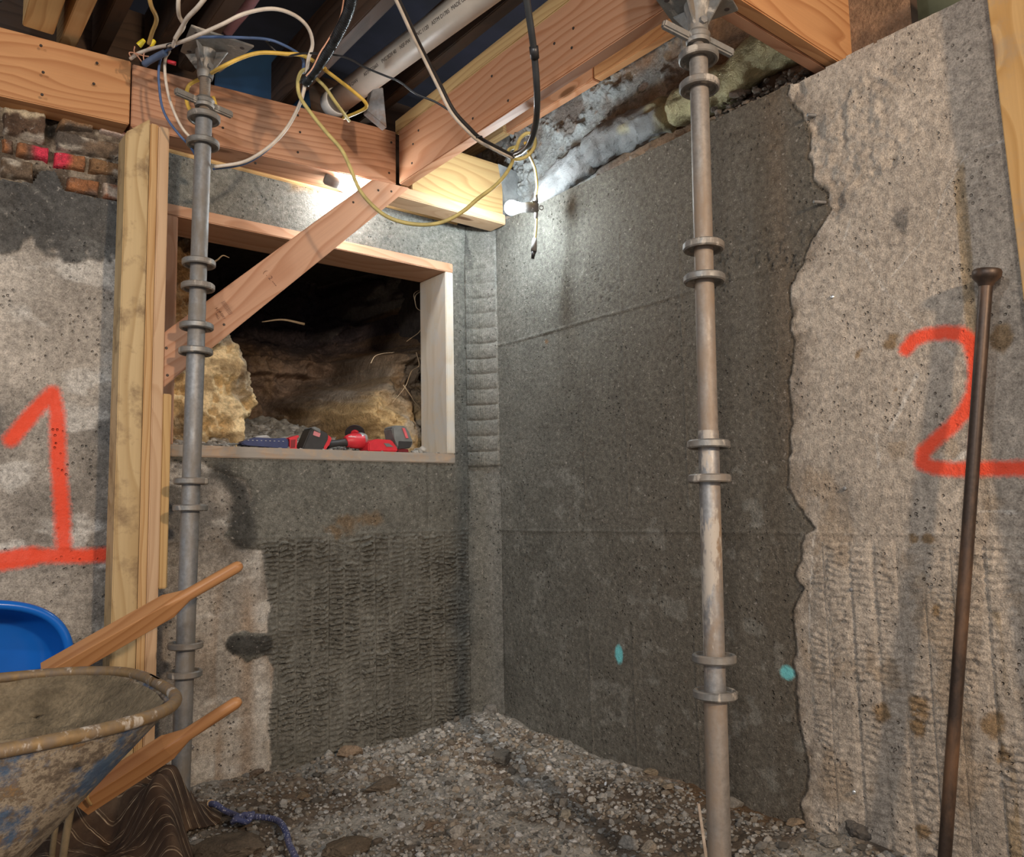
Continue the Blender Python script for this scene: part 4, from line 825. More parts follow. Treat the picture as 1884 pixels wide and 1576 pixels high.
cable('lamp_cord', [(987, 402, db), (986, 422, db), (984, 440, db)], .0048, M_oliv, 'short yellow cord tail below the corner bulb')
pl_ = empty('extension_plug', tuple(hd(983, 452, db)), 'grey and black plug connection hanging below the corner bulb', 'plug')
tube('plug_body', [hd(984, 438, db), hd(983, 448, db), hd(982, 462, db)], .0105, M_gry, pl_, raw=True, rfun=lambda t: .75+.35*t, seg=14); tube('plug_head', [hd(982, 462, db), hd(981, 468, db), hd(980, 476, db)], .0105, M_blk, pl_, raw=True, rfun=lambda t: 1-.5*t, seg=14)
wy = lambda x, y, o: tuple(hx(x, y, -o))
cable('charger_cord', [hd(980, 474, db), wy(979, 500, .08), wy(974, 545, .07), wy(968, 600, .06), wy(958, 650, .05), wy(946, 690, .045), wy(933, 740, .04), wy(926, 790, .04), wy(928, 820, .04), wy(938, 850, .045), wy(940, 872, .05), wy(928, 900, .05), hd(905, 925, 3.19), hd(885, 940, 3.19), hd(868, 945, 3.14), tuple(hy(855, 925, -.04)), tuple(hy(848, 905, -.035)), tuple(hy(830, 880, -.03)), tuple(hy(812, 862, -.02)), tuple(hy(800, 842, -.012)), tuple(hy(782, 832, .03)), tuple(hy(760, 831, .05)), tuple(hy(745, 830, .07))], .0024, M_blk, 'thin black charger cord sagging from the plug to the sill', n=10)
tag([o for o in COL.objects if o.name.startswith('charger_cord')][-1], cat='cord')
tag(COL.objects['lamp_cord'], cat='cord'); tag(COL.objects['lamp_cord.001'], cat='cord')
# ------------------------------------------------------------------ wheelbarrows
M_tray = None
mt, nt, b = newmat('dirty_blue_paint'); nd = N(nt); v = nd.tc()
f1 = nd.noise(v, 7, 7, .7); f2 = nd.noise(v, 26, 6, .72); f3 = nd.noise(v, 60, 4, .6)
c = nd.ramp(f2, [(.30, (.04, .035, .03)), (.44, (.15, .12, .09)), (.52, (.33, .28, .21)), (.58, (.15, .12, .09)), (.68, (.26, .16, .07)), (.8, (.10, .08, .06))])
c = nd.mix(nd.ramp(f1, [(.52, (0, 0, 0)), (.60, (.9, .9, .9))]), c, nd.ramp(f3, [(.35, (.03, .075, .16)), (.65, (.07, .13, .22))])); nd.L(c, b.inputs['Base Color']); b.inputs['Roughness'].default_value = .55; nd.bump(nd.math('ADD', f2, f3), b, .6, .004); M_tray = mt
M_rim = metal('worn_rim', (.27, .18, .085), (.15, .115, .085), .6, .55, splat=.15, met=.3, scale=40)
M_mud = vcol_mat('mud', .92, 30, .35, 1., .008)
def sloop(n, a_, b_, e=3.2):
    t = np.linspace(0, 2*PI, n, endpoint=False); c_, s_ = np.cos(t), np.sin(t)
    return np.stack([a_*np.sign(c_)*np.abs(c_)**(2/e), b_*np.sign(s_)*np.abs(s_)**(2/e)], -1)
RZ = .53
pn = hz(0, 1385, RZ); pe_ = hz(306, 1268, RZ); pf = hz(200, 1231, RZ); print('barrow', pn, pe_, pf)
yn, yf = pn[1]+.0, pf[1]+.06; xr = pe_[0]; hl = .46; ccx, ccy = xr-hl, (yn+yf)/2; hw = (yf-yn)/2
WB = empty('wheelbarrow', (ccx, ccy, .0), 'mud-caked steel wheelbarrow with worn rolled rim at lower left', 'wheelbarrow')
nl, nt_ = 96, 22; V = []; CI = []
for i in range(nt_):
    s = i/(nt_-1); a_ = hl*(1-.36*s); b_ = hw*(1-.30*s); e_ = 3.4
    q = sloop(nl, a_, b_, e_); off = -.15*s; z = RZ-.31*s
    V.append(np.column_stack([ccx+off+q[:, 0], ccy+q[:, 1], np.full(nl, z)]))
V = np.array(V); idx = np.arange(nt_*nl).reshape(nt_, nl); F = np.stack([idx[:-1], np.roll(idx[:-1], -1, 1), np.roll(idx[1:], -1, 1), idx[1:]], -1).reshape(-1, 4)
Vf = V.reshape(-1, 3); ctr = np.array([[ccx-.15, ccy, RZ-.31]]); 
me = bpy.data.meshes.new('tray'); me.from_pydata(np.vstack([Vf, ctr]).tolist(), [], [tuple(x) for x in F.tolist()]+[(int(idx[-1][j]), int(idx[-1][(j+1) % nl]), len(Vf)) for j in range(nl)])
for p in me.polygons: p.use_smooth = True
tr = link('tray', me, M_tray, WB); sm_ = tr.modifiers.new('s', 'SOLIDIFY'); sm_.thickness = .0025; sm_.offset = 1
rl = np.vstack([V[0], V[0][:2]])+UP*.002; tube('rolled_rim', rl, .0105, M_rim, WB, raw=True, seg=14, caps=False)
# mud lining
ns, nr = 96, 60; Vm = []; Cm = []
for i in range(nr):
    s = i/(nr-1); 
    q = sloop(ns, (hl-.004)*(1-.36*min(s*1.0, 1)*.8)*(1 if s < .55 else 1-(s-.55)/.45), (hw-.004)*(1-.30*s*.8)*(1 if s < .55 else 1-(s-.55)/.45), 3.4)
    off = -.15*s*.8; z = RZ-.31*min(s, .55)*.8-.002
    X_ = ccx+off+q[:, 0]; Y_ = ccy+q[:, 1]; nz_ = (fbm(X_, Y_+z*3, 9, 5, 1100)-.5)*.10+(fbm(X_, Y_+z*3, 40, 4, 1101)-.5)*.05
    Vm.append(np.column_stack([X_-(X_-ccx)*.03-(X_-ccx)*np.abs(nz_)*.5, Y_-(Y_-ccy)*.03-(Y_-ccy)*np.abs(nz_)*.8, np.full(ns, z)+nz_*(.1+s)]))
    g = .45+1.2*fbm(X_, Y_+z, 16, 5, 1102); Cm.append(np.outer(g, (.185, .15, .10)))
Vm = np.array(Vm); idx = np.arange(nr*ns).reshape(nr, ns); F = np.stack([idx[:-1], idx[1:], np.roll(idx[1:], -1, 1), np.roll(idx[:-1], -1, 1)], -1).reshape(-1, 4)
o = link('mud_lining', mesh_np('mud_lining', Vm.reshape(-1, 3), F, True, {'Col': np.array(Cm).reshape(-1, 3)}), M_mud, WB); o['label'] = 'dried brown mud inside the tray'
M_stick = metal('muddy_leg', (.30, .24, .15), (.36, .28, .17), .6, .6, met=.1)
tube('leg', [hd(142, 1440, 1.80), hd(128, 1500, 1.82), hd(116, 1576, 1.82), hd(110, 1640, 1.84)], .0085, M_stick, WB, seg=12)
tube('leg', [hd(106, 1500, 1.95), hd(97, 1560, 1.95), hd(90, 1660, 1.98)], .007, M_stick, WB, seg=12)
quad_board('leg_brace', [hd(100, 1500, 2.0), hd(120, 1600, 2.0), hd(92, 1600, 2.0), hd(94, 1520, 2.0)], (0, .02, 0), plain('blue_steel', (.03, .07, .15), .5), WB, .001)
tube('axle_strut', [(ccx-.1, ccy, RZ-.3), (ccx-.3, ccy, .16)], .012, M_stick, WB, raw=True)
# second barrow, tipped on its side
M_blue = plain('blue_plastic', (.008, .12, .50), .22, var=.12, scale=5)
py_ = -.44; cb = hy(10, 1262, py_); rb_ = hy(128, 1262, py_); tb = hy(10, 1108, py_); aw, ah = rb_[0]-cb[0]+.12, tb[2]-cb[2]; cb[0] -= .12
bw = empty('wheelbarrow', tuple(cb), 'glossy blue wheelbarrow with clean wooden handles, tipped on its side behind', 'wheelbarrow')
V = []; nt_ = 18
for i in range(nt_):
    s = i/(nt_-1); q = sloop(96, aw*(1-.30*s*s), ah*(1-.30*s*s), 3.0); V.append(np.column_stack([cb[0]+q[:, 0], np.full(96, cb[1]+.13*math.sin(s*PI/2)), cb[2]+q[:, 1]]))
for s in (.8, .4, .0): q = sloop(96, aw*.7*s, ah*.7*s, 3.0); V.append(np.column_stack([cb[0]+q[:, 0], np.full(96, cb[1]+.133), cb[2]+q[:, 1]]))
V = np.array(V); kk = len(V); idx = np.arange(kk*96).reshape(kk, 96); F = np.stack([idx[:-1], np.roll(idx[:-1], -1, 1), np.roll(idx[1:], -1, 1), idx[1:]], -1).reshape(-1, 4)
o = link('tray', mesh_np('tray', V.reshape(-1, 3), F, True), M_blue, bw); sm_ = o.modifiers.new('s', 'SOLIDIFY'); sm_.thickness = .004
rl = np.vstack([V[0], V[0][:2]]); tube('tray_rim', rl, .011, M_blue, bw, raw=True, seg=12, caps=False)
W_hand = wood('handle_wood', (.55, .29, .13), (.36, .16, .06), ring=42, rough=.38, knots=False)
def handle(p_tip, p_root, shoulder, roll, par):
    T = np.array(p_root)-np.array(p_tip); L = np.linalg.norm(T); T /= L; u_ = np.cross(T, UP); u_ /= np.linalg.norm(u_); w_ = np.cross(u_, T)
    cu_, su_ = math.cos(roll), math.sin(roll); U_ = u_*cu_+w_*su_; W_ = -u_*su_+w_*cu_; V = []; n = 32
    secs = [(0, .001, 2), (.002, .008, 2), (.008, .0125, 2), (.016, .0145, 2), (shoulder*.6, .0150, 2), (shoulder*.97, .0152, 2.0), (shoulder+.012, .0175, 3.5), (shoulder+.035, .0215, 7), (shoulder+.045, .0228, 20), (L*.7, .0230, 30), (L, .0230, 30)]
    for s, r_, e_ in secs:
        q = sloop(n, r_, r_, e_) if e_ > 2.01 else np.stack([r_*np.cos(np.linspace(0, 2*PI, n, endpoint=False)), r_*np.sin(np.linspace(0, 2*PI, n, endpoint=False))], -1)
        V.append(np.array([[s, a_, b_] for a_, b_ in q]))
    V = np.array(V); idx = np.arange(len(secs)*n).reshape(-1, n); F = np.stack([idx[:-1], np.roll(idx[:-1], -1, 1), np.roll(idx[1:], -1, 1), idx[1:]], -1).reshape(-1, 4)
    me = mesh_np('handle', V.reshape(-1, 3), F, True); me.polygons.foreach_set('use_smooth', np.arange(len(F)) < 7*n); mw = Matrix([[T[i], U_[i], W_[i], p_tip[i]] for i in range(3)]+[[0, 0, 0, 1]])
    return link('handle', me, W_hand, par, mw)
handle(hd(446, 1037, 1.99), hd(86, 1241, 1.86), .15, .62, bw)
h2 = handle(hd(444, 1286, 1.93), hd(150, 1476, 1.82), .145, .62, bw)
jp = [hd(*p) for p in ((158, 1440, 1.80), (162, 1455, 1.775), (161, 1468, 1.775), (168, 1480, 1.79))]; tag(tube('jute_string', jp, .003, plain('jute', (.42, .27, .11), .9)), 'short jute string hanging on the lower wooden handle', 'string')
# ------------------------------------------------------------------ striped canvas heap
out = [hz(x, y, zz)[:2] for x, y, zz in ((60, 1440, .13), (150, 1430, .13), (215, 1418, .13), (270, 1414, .12), (318, 1416, .10), (356, 1434, .07), (386, 1464, .035), (406, 1492, .015), (398, 1508, .015), (365, 1526, .015), (338, 1541, .015), (350, 1580, .01), (362, 1640, .01), (60, 1680, .01))]
out = [(p[0], min(p[1], -.03)) for p in out]
xs = [p[0] for p in out]; ys = [p[1] for p in out]; nx_g, ny_g = 300, 260; U, W = np.meshgrid(np.linspace(min(xs), max(xs), nx_g), np.linspace(min(ys), max(ys), ny_g))
sd = sdf(U, W, out)+(fbm(U, W, 9, 3, 1200)-.5)*.02
rA = seg_d(U, W, [tuple(hz(x, y, .165)[:2]) for x, y in ((120, 1436), (190, 1424), (245, 1414), (300, 1420), (340, 1440), (362, 1456))])
rB = seg_d(U, W, [tuple(hz(x, y, .11)[:2]) for x, y in ((120, 1484), (180, 1468), (235, 1476), (282, 1500), (310, 1535), (345, 1580), (370, 1640))])
rC = seg_d(U, W, [tuple(hz(x, y, .06)[:2]) for x, y in ((200, 1590), (270, 1545), (310, 1530))])
Z = .010+.155*np.exp(-(rA/.075)**2)+.10*np.exp(-(rB/.034)**2)+.03*np.exp(-(rC/.05)**2)+(fbm(U+W, W-U, 5, 4, 1201)-.5)*.05*ss(0, .06, sd)+(fbm(U*1+W, W*3, 12, 3, 1202)-.5)*.018
Z *= ss(-.003, .05, sd)**.6*.95+.05; Z += fz(U, W)
ka = .8; sc_ = U*math.cos(ka)-W*math.sin(ka)*-1+(fbm(U, W, 2.2, 2, 1203)-.5)*.10+Z*.10
keep = (sd[:-1, :-1] > 0) & (sd[1:, 1:] > 0)
mt, nt, b = newmat('striped_canvas'); nd = N(nt); at = nd('ShaderNodeAttribute', attribute_name='Msk'); sep = nd('ShaderNodeSeparateColor'); nd.L(at.outputs['Color'], sep.inputs[0])
fr1 = nd.math('FRACT', nd.math('MULTIPLY', sep.outputs[0], 38.)); lines = nd.ramp(fr1, [(.0, (0, 0, 0)), (.10, (0, 0, 0)), (.12, (1, 1, 1)), (.16, (1, 1, 1)), (.18, (0, 0, 0)), (.28, (0, 0, 0)), (.30, (.8, .8, .8)), (.33, (0, 0, 0))])
bro = nd.ramp(nd.noise(nd.tc(), 30, 4), [(.40, (.25, .25, .25)), (.6, (1, 1, 1))])
c = nd.ramp(nd.noise(nd.tc(), 10, 5), [(.35, (.035, .020, .013)), (.65, (.085, .050, .030))]); c = nd.mix(nd.math('MULTIPLY', lines, bro), c, (.50, .40, .28)); c = nd.mix(nd.ramp(nd.noise(nd.tc(), 6, 6, .7), [(.52, (0, 0, 0)), (.7, (.5, .5, .5))]), c, (.16, .115, .075))
nd.L(c, b.inputs['Base Color']); b.inputs['Roughness'].default_value = .85; nd.bump(nd.noise(nd.tc(), 300, 2), b, .3, .001)
V = np.stack([U, W, Z], -1).reshape(-1, 3); V, F, cc = prune(V, quadgrid(ny_g, nx_g, keep), {'Msk': np.stack([sc_+10, U*0, U*0], -1).reshape(-1, 3)})
cv = empty('canvas', (*hz(270, 1500, .02)[:2], 0.0), 'crumpled dark brown pinstriped canvas heaped under the wheelbarrow handle', 'canvas')
o = link('cloth', mesh_np('cloth', V, F, True, cc), mt, cv); sm_ = o.modifiers.new('s', 'SOLIDIFY'); sm_.thickness = .004; sm_.offset = 1
gp = hz(388, 1478, .05); lathe('grommet', [(.007, -.0015), (.0115, -.002), (.0115, .002), (.007, .0015)], plain('brass', (.55, .36, .20), .4, .6), axis_mw(gp, (.1, -.75, .7)), cv, 20, closed=True)
mt, nt, b = newmat('blue_rope_fibre'); nd = N(nt); v = nd.tc()
sp = nd.ramp(nd.noise(v, 160, 2), [(.60, (0, 0, 0)), (.66, (1, 1, 1))]); c = nd.mix(sp, nd.ramp(nd.noise(v, 20, 4), [(.35, (.045, .06, .16)), (.65, (.10, .10, .17))]), (.45, .47, .55)); nd.L(c, b.inputs['Base Color']); b.inputs['Roughness'].default_value = .85; nd.bump(nd.noise(v, 250, 2), b, .6, .002)
M_rope = mt
RP = empty('blue_rope', tuple(hz(470, 1500, .02)), 'frayed blue rope tied to the canvas grommet, snaking over the gravel', 'rope')
tube('rope', [hz(388, 1478, .052), hz(398, 1480, .055), hz(412, 1490, .035), hz(428, 1497, .026), hz(445, 1503, .03), hz(470, 1502, .026), hz(498, 1505, .024), hz(515, 1512, .024), hz(526, 1530, .024), hz(532, 1552, .024), hz(545, 1580, .024), hz(560, 1620, .024)], .0078, M_rope, RP, rfun=lambda t: 1+.10*math.sin(t*330), n=24, seg=12)
kc_ = hz(446, 1506, .032)
for q in range(3):
    a0_ = q*1.3; tube('knot', [kc_+.017*(np.array((math.cos(a_)*1.3, math.sin(a_), .35*math.sin(a_*2+q)))) + np.array((.006*q-.004, .003*q, 0)) for a_ in np.linspace(a0_, a0_+5.6, 9)], .0068, M_rope, RP, n=8)
# ------------------------------------------------------------------ rocks
M_rk = vcol_mat('rock', .9, 45, .35, 1., .006)
def rock(px, py, r_, shape, col, label, seed, z=.0, group=None, cat='rock', sub=4, yaw=0.):
    p = hz(px, py, .0); rg = np.random.default_rng(seed); v, f = ico(sub)
    d = np.ones(len(v)); 
    for k in range(14):
        nrm = rg.normal(size=3); nrm /= np.linalg.norm(nrm); h = rg.uniform(.55, .88); dot = v@nrm; d = np.minimum(d, np.where(dot > .15, h/np.maximum(dot, .15), 9))
    v = v*d[:, None]*(1+(fbm(v[:, 0]*1+v[:, 2], v[:, 1]+v[:, 2]*.7, 3, 4, seed)-.5)[:, None]*.22)
    v = v*(1+(fbm(v[:, 0]*2+v[:, 2]*3, v[:, 1]*2-v[:, 2]*2, 3.5, 4, seed+50)-.5)[:, None]*.22)
    v = v*np.array(shape)*r_; a_ = yaw; R_ = np.array([[math.cos(a_), -math.sin(a_), 0], [math.sin(a_), math.cos(a_), 0], [0, 0, 1]]); v = v@R_.T
    c = np.array(col)*(1+(fbm(v[:, 0]*20, v[:, 1]*20+v[:, 2]*9, 1.4, 4, seed+3)-.5)[:, None]*.8)
    gz = float(fz(p[0], p[1])); o = link('rock', mesh_np('rock', v, f, True, {'Col': c}), M_rk); sharp(o.data, 28); o.location = (p[0], min(p[1], -.01-r_*.6) if p[0] < -.1 else p[1], gz+r_*shape[2]*.45+z); return tag(o, label, cat, group)
BRN = (.15, .12, .09); GR = (.25, .235, .21); LG = (.37, .36, .335)
for i, a_ in enumerate([(706, 1462, .068, (1, .55, .36), BRN, 'largest dark brown slab of rock lying mid-floor'), (925, 1412, .040, (1, .8, .75), (.21, .19, .16), 'rounded dark rock on the gravel before the corner'), (744, 1388, .036, (1.1, .5, .65), LG, 'pale angular stone leaning near the ribbed wall'),
    (640, 1402, .042, (1.2, .6, .6), (.27, .20, .14), 'brown-grey stone at the foot of the ribbed wall'), (603, 1402, .022, (1, .8, .8), LG, 'small pale stone left of the brown-grey one at the ribbed wall'), (1466, 1516, .032, (1.3, .8, .30), (.26, .20, .14), 'flat brown chip where old and new concrete meet'), (1208, 1428, .036, (1.2, .8, .32), (.26, .21, .15), 'flat tan stone against the right wall left of the prop'),
    (1040, 1508, .026, (1, .8, .7), (.24, .22, .18), 'olive-grey cobble right of the middle of the floor'), (840, 1540, .028, (1.1, .8, .7), GR, 'grey-brown cobble near the bottom centre'), (1196, 1560, .026, (1, .8, .8), (.25, .22, .18), 'brownish cobble left of the right prop base'), (1158, 1556, .026, (1, .9, .8), GR, 'grey cobble left of the brownish one by the right prop'),
    (905, 1338, .036, (1, .8, .7), (.27, .26, .24), 'grey lump on top of the rubble in the room corner'), (948, 1340, .026, (1, .8, .8), GR, 'smaller grey lump beside the corner lump'), (1592, 1548, .055, (1, .8, .8), (.12, .11, .10), 'dark crumbly clod at the foot of the old right wall'), (1530, 1560, .030, (1.1, .8, .6), GR, 'grey angular stone left of the dark crumbly clod'),
    (430, 1575, .085, (1.2, .9, .42), (.105, .082, .06), 'broad brown dirt clod beside the blue rope'), (640, 1560, .060, (1.2, .9, .40), (.115, .088, .062), 'brown dirt clod near the bottom edge'), (1228, 1462, .024, (1.2, .8, .5), (.24, .20, .15), 'brown pebble below the flat tan stone'), (820, 1400, .020, (1, .9, .8), LG, 'light pebble in the dusty patch of rubble'), (790, 1395, .030, (1.3, .8, .5), (.16, .145, .12), 'dark crumbled lump behind the largest slab'),
    (455, 1425, .030, (1.3, .8, .5), (.17, .13, .10), 'dark clod at the foot of the stained wall strip'), (1350, 1486, .026, (1.2, .8, .6), GR, 'grey stone just right of the right prop'), (612, 1430, .022, (1.2, .8, .6), LG, 'pale stone between the ribbed wall and the slab'), (975, 1452, .022, (1, .8, .7), GR, 'grey pebble right of the rounded dark rock'), (558, 1470, .022, (1.2, .8, .6), (.2, .15, .1), 'brown pebble left of the largest slab')]):
    rock(*a_[:6], 40+i, yaw=random.uniform(-.5, .5))
rg = np.random.default_rng(88); protos = []
for i in range(8): 
    o = rock(700, 1500, 1., (1, .8, .65), (LG, GR, (.27, .22, .17), GR)[i % 4], 'loose fist-sized or smaller stone scattered on the gravel floor', 300+i, group='loose stones on the gravel', cat='stone', sub=2); protos.append(o)
cnt = 0; usedp = set()
while cnt < 250:
    px, py = rg.uniform(380, 1600), rg.uniform(1345, 1576); p = hz(px, py, 0); s = float(np.clip(math.exp(rg.normal(-4.65, .33)), .006, .022))
    if p[0] > -.02-s or p[1] > -.02-s: continue
    k = int(rg.integers(0, 8)); src = protos[k]
    if k in usedp: o = src.copy(); COL.objects.link(o)
    else: o = src; usedp.add(k)
    o.location = (p[0], p[1], float(fz(p[0], p[1]))+s*.35); o.scale = (s, s*rg.uniform(.8, 1.1), s*rg.uniform(.7, 1)); o.rotation_euler = (0, 0, rg.uniform(0, 6.28)); cnt += 1
# bright scraps, tie ends, strip of rusty steel
M_tin = plain('bright_metal', (.75, .78, .8), .25, .8, var=.05)
for (x, y), lb in (((564, 1437), 'tiny shiny scrap near the stained wall'), ((1115, 1457), 'tiny shiny scrap on the gravel right of centre'), ((812, 1406), 'tiny shiny scrap above the largest slab')): 
    p = hz(x, y, 0); tag(box('metal_scrap', (p[0], p[1], float(fz(p[0], p[1]))+.012), (.009, .006, .010), M_tin, None, .001, (.3, .2, .5)), lb, 'scrap')
for (x, y, l_, m_), lb in (((1574, 1454, .016, M_tin), 'shiny form tie end low on the old right wall'), ((1556, 898, .010, M_galv), 'dull form tie stub above the seam of the old right wall'), ((1567, 1084, .008, M_galv), 'small form tie hole plug below the seam of the old right wall'), ((1532, 546, .006, M_tin), 'round metal stud head high on the old right wall'), ((1515, 372, .03, M_galv), 'pin sticking out beside the jagged crack, upper right wall'), ((1497, 212, .02, M_galv), 'metal pin at the top of the jagged crack'), ((353, 1373, .010, M_galv), 'small bolt end low on the stained wall by the left prop')):
    if x > 900: p = hx(x, y, -.004); d_ = (-1, -.25 if l_ < .02 else .5, 0)
    else: p = hy(x, y, -.004); d_ = (0, -1, 0)
    tag(lathe('form_tie', [(0, l_), (.0035, l_), (.0048, l_-.001), (.0048, -.006), (0, -.006)], m_, axis_mw(p, d_, (0, .1, 1)), None, 14), lb, 'tie')
p0_ = hz(1300, 1590, .0); tag(quad_board('rusty_strip', [hd(1283, 1478, 1.93), hd(1288, 1478, 1.93), hd(1306, 1600, 1.85), hd(1300, 1600, 1.85)], (.001, .002, 0), M_rust, None, .0004), 'thin rusty perforated strip standing beside the right prop', 'strip')
# ------------------------------------------------------------------ digging bar
M_bar = metal('brown_steel', (.075, .055, .045), (.12, .065, .035), .45, .38, met=.6)
bt = hx(1816, 497, -.052); bb = hx(1738, 1576, -.11); dv = (bt-bb)/np.linalg.norm(bt-bb); bb2 = bb-dv*(bb[2]+.03)/dv[2]; Lb = np.linalg.norm(bt-bb2)
DB = empty('digging_bar', tuple(bb2), 'brown steel digging bar with round tamping head leaning on the right wall', 'digging bar')
lathe('shaft', [(0, 0), (.0135, 0), (.0138, .03), (.0138, Lb-.05), (.0145, Lb-.03), (.0, Lb-.03)], M_bar, axis_mw(bb2, dv), DB, 28)
lathe('tamping_head', [(.013, Lb-.04), (.018, Lb-.028), (.026, Lb-.020), (.0295, Lb-.015), (.0300, Lb-.004), (.028, Lb), (0, Lb)], M_bar, axis_mw(bb2, dv), DB, 36)
# ------------------------------------------------------------------ tools on the sill
M_red = plain('red_plastic', (.60, .03, .045), .42, var=.1); M_dk = plain('dark_plastic', (.03, .03, .032), .5, var=.2); M_gr2 = plain('grey_plastic', (.16, .17, .17), .5, var=.2); M_sil = plain('silver_housing', (.48, .50, .52), .35, .5); M_nvy = plain('navy_plastic', (.03, .045, .13), .45, var=.2)
u_ = .00207
def sp(px, py, y=.07): return hy(px, py, y)
def prism(name, pts, y0, y1, m, par, bevel=.003):
    P = [sp(x, y, y0) for x, y in pts]; return quad_board(name, P, (0, y1-y0, 0), m, par, bevel)
G = empty('angle_grinder', tuple(sp(615, 832)), 'red cordless angle grinder with dark battery lying on the soil at the sill', 'angle grinder')
bat = prism('battery', [(555, 829), (572, 788), (577, 785), (604, 797), (605, 806), (592, 831)], .035, .105, M_dk, G, .004)
prism('battery_top', [(573, 787), (579, 784), (590, 789), (590, 797)], .03, .10, M_gr2, bat, .002)
q_ = prism('battery_label', [(578, 792), (590, 797), (588, 804), (576, 800)], .0335, .036, plain('label', (.62, .22, .24), .6), bat, .0005)
prism('motor_mount', [(590, 793), (600, 796), (612, 806), (606, 818), (598, 830), (592, 831), (600, 812)], .04, .10, M_red, G, .004)
tube('grip', [sp(602, 817), sp(612, 816), sp(628, 814), sp(641, 813)], .0185, M_dk, G, seg=20, rfun=lambda t: .95-.25*math.sin(t*PI), n=10)
tube('body', [sp(636, 813), sp(644, 811), sp(656, 811), sp(666, 811)], .029, M_red, G, seg=24, rfun=lambda t: .68+.34*math.sin(min(t*1.5, 1)*PI/2), n=10)
tube('gear_head', [sp(662, 808), sp(667, 807), sp(673, 806)], .0265, M_sil, G, seg=24, rfun=lambda t: 1-.35*t*t, n=10)
textobj('milwaukee', .0115, plain('white_print', (.7, .65, .65), .6), G, sp(652, 803, .046), (1, 0, .04), (0, -.9, .45), 'lettering')
dn = np.array((-.30, -.55, -.45)); dc = sp(653, 797, .11)
lathe('disc', [(0, .001), (.037, .001), (.038, 0), (.037, -.001), (0, -.001)], M_dk, axis_mw(dc, dn), G, 40); lathe('disc_flange', [(0, .006), (.013, .006), (.017, .0)], M_red, axis_mw(dc, dn), G, 24)
S = empty('power_saw', tuple(sp(490, 832)), 'dark blue tapered tool with red end bracket lying at the left of the sill', 'tool')
pr2 = [(443, 817), (447, 811), (470, 804), (505, 806), (528, 805), (532, 810), (531, 824), (527, 829), (518, 822), (480, 821), (455, 819)]
prism('body', pr2, .04, .09, M_nvy, S, .004)
prism('top_cover', [(468, 804), (478, 801), (492, 800), (500, 806)], .05, .08, M_sil, S, .002)
for k in range(9): x = 457+k*8.; box('rivet', sp(x, 809.5+k*.25, .0392), (.006, .002, .0022), M_sil, S, .0006)
prism('end_bracket', [(531, 806), (548, 800), (551, 802), (549, 805), (546, 806), (545, 824), (551, 828), (548, 832), (529, 831), (529, 826), (534, 825), (534, 810)], .035, .095, M_red, S, .0015)
prism('bracket_recess', [(535, 809), (544, 808), (543, 823), (535, 824)], .0338, .036, plain('dark_red', (.20, .015, .02), .5), S, .0005)
tube('rod', [sp(445, 816), sp(400, 818), sp(370, 816)], .0022, M_gr2, S, raw=True)
CH = empty('battery_charger', tuple(sp(710, 838)), 'red battery charger on the sill with a battery docked on it', 'charger')
prism('housing', [(678, 830), (678, 814), (692, 807), (721, 809), (732, 824), (732, 831)], .02, .10, M_red, CH, .004)
prism('base', [(682, 830.5), (732, 831), (753, 834), (752, 838), (684, 836)], .022, .10, M_dk, CH, .002)
prism('display', [(706, 815), (716, 815.5), (724, 822), (711, 821.5)], .0185, .021, M_gr2, CH, .0005)
prism('dock', [(732, 824), (752, 826), (752, 833), (732, 831)], .03, .095, plain('deep_red', (.16, .01, .015), .5), CH, .002)
BT = empty('battery_pack', tuple(sp(742, 826)), 'dark grey battery pack with red stripe docked on the red charger', 'battery')
prism('case', [(721, 787), (727, 782), (747, 783), (753, 795), (761, 812), (757, 824), (732, 827), (726, 808)], .03, .10, M_gr2, BT, .005)
prism('front_face', [(734, 811), (759, 812), (755, 823), (733, 826)], .027, .031, M_dk, BT, .0015)
prism('red_stripe', [(740, 787), (745, 787), (752, 806), (747, 806)], .027, .031, plain('stripe_red', (.62, .12, .14), .5), BT, .0006)
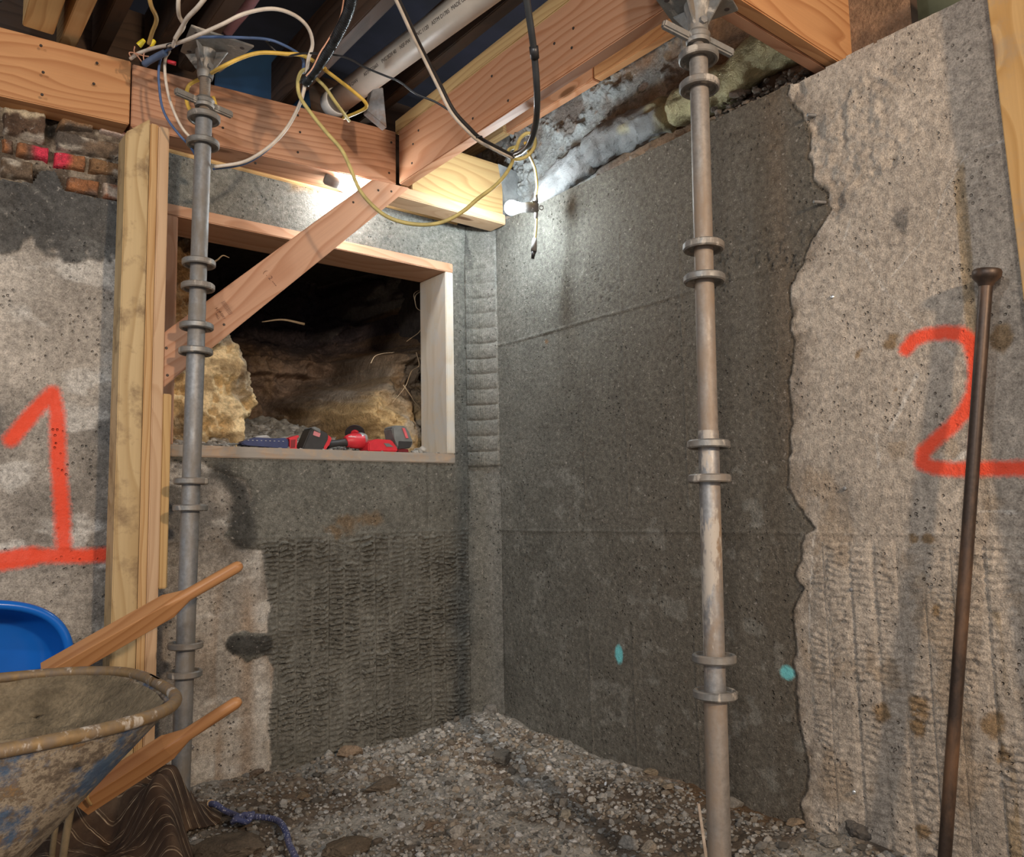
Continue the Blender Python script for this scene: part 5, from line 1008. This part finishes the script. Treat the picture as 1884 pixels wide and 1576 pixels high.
# ------------------------------------------------------------------ roots in the bank
M_root = plain('root', (.45, .34, .22), .8, var=.25)
for pts, r_, lb in ((((766, 648), (771, 672), (757, 683), (745, 712), (722, 740)), .0028, 'pale forked root low on the right soil face'), (((742, 708), (756, 728), (762, 738), (776, 755)), .0024, 'side root branching down toward the right jamb'), (((778, 600), (770, 612), (756, 622), (748, 628)), .0022, 'curved root hanging behind the upper right jamb'), (((775, 535), (764, 545), (766, 565), (776, 575), (779, 598)), .0022, 'tangle of thin root beside the top of the right jamb'), (((764, 556), (762, 540), (776, 532)), .002, 'short root tip at the top of the right jamb'),
    (((388, 484), (400, 478), (410, 470), (422, 474)), .0035, 'stubby broken root behind the left prop'), (((682, 668), (690, 655), (705, 650), (725, 648)), .0018, 'thin arched root on the grey part of the soil face'), (((560, 596), (520, 588), (482, 592)), .006, 'crumbly pale ledge of root under the brace')):
    tag(tube('root', [hy(x, y, .30 if x > 600 else (.26 if x < 430 else .86)) for x, y in pts], r_, M_root, n=10, seg=8, rfun=lambda t: 1.1-.7*t), lb, 'root')
# ------------------------------------------------------------------ light
def plight(name, loc, col, power, r=.05):
    l = bpy.data.lights.new(name, 'POINT'); l.energy = power; l.color = col; l.shadow_soft_size = r
    o = bpy.data.objects.new(name, l); COL.objects.link(o); o.location = loc; return o
plight('work_and_fill_light', (-1.3, -4.4, 1.85), (1.0, .74, .50), 165, .08)
plight('work_and_fill_light', (-3.6, -3.6, 1.9), (1.0, .90, .80), 95, .12)  # unseen fill lamp, added to brighten the room from the left
plight('string_bulb_light', (-2.1, -2.1, 1.98), (.82, .93, 1.0), 14, .04)
wd = bpy.data.worlds.new('world'); SC.world = wd; wd.use_nodes = True
bg = wd.node_tree.nodes['Background']; bg.inputs[0].default_value = (.86, .86, .9, 1); bg.inputs[1].default_value = .45
vs = SC.view_settings; SC.display_settings.display_device = 'sRGB'; vs.view_transform = 'Standard'; vs.look = 'None'; vs.exposure = .66; vs.gamma = 1; vs.use_curve_mapping = False
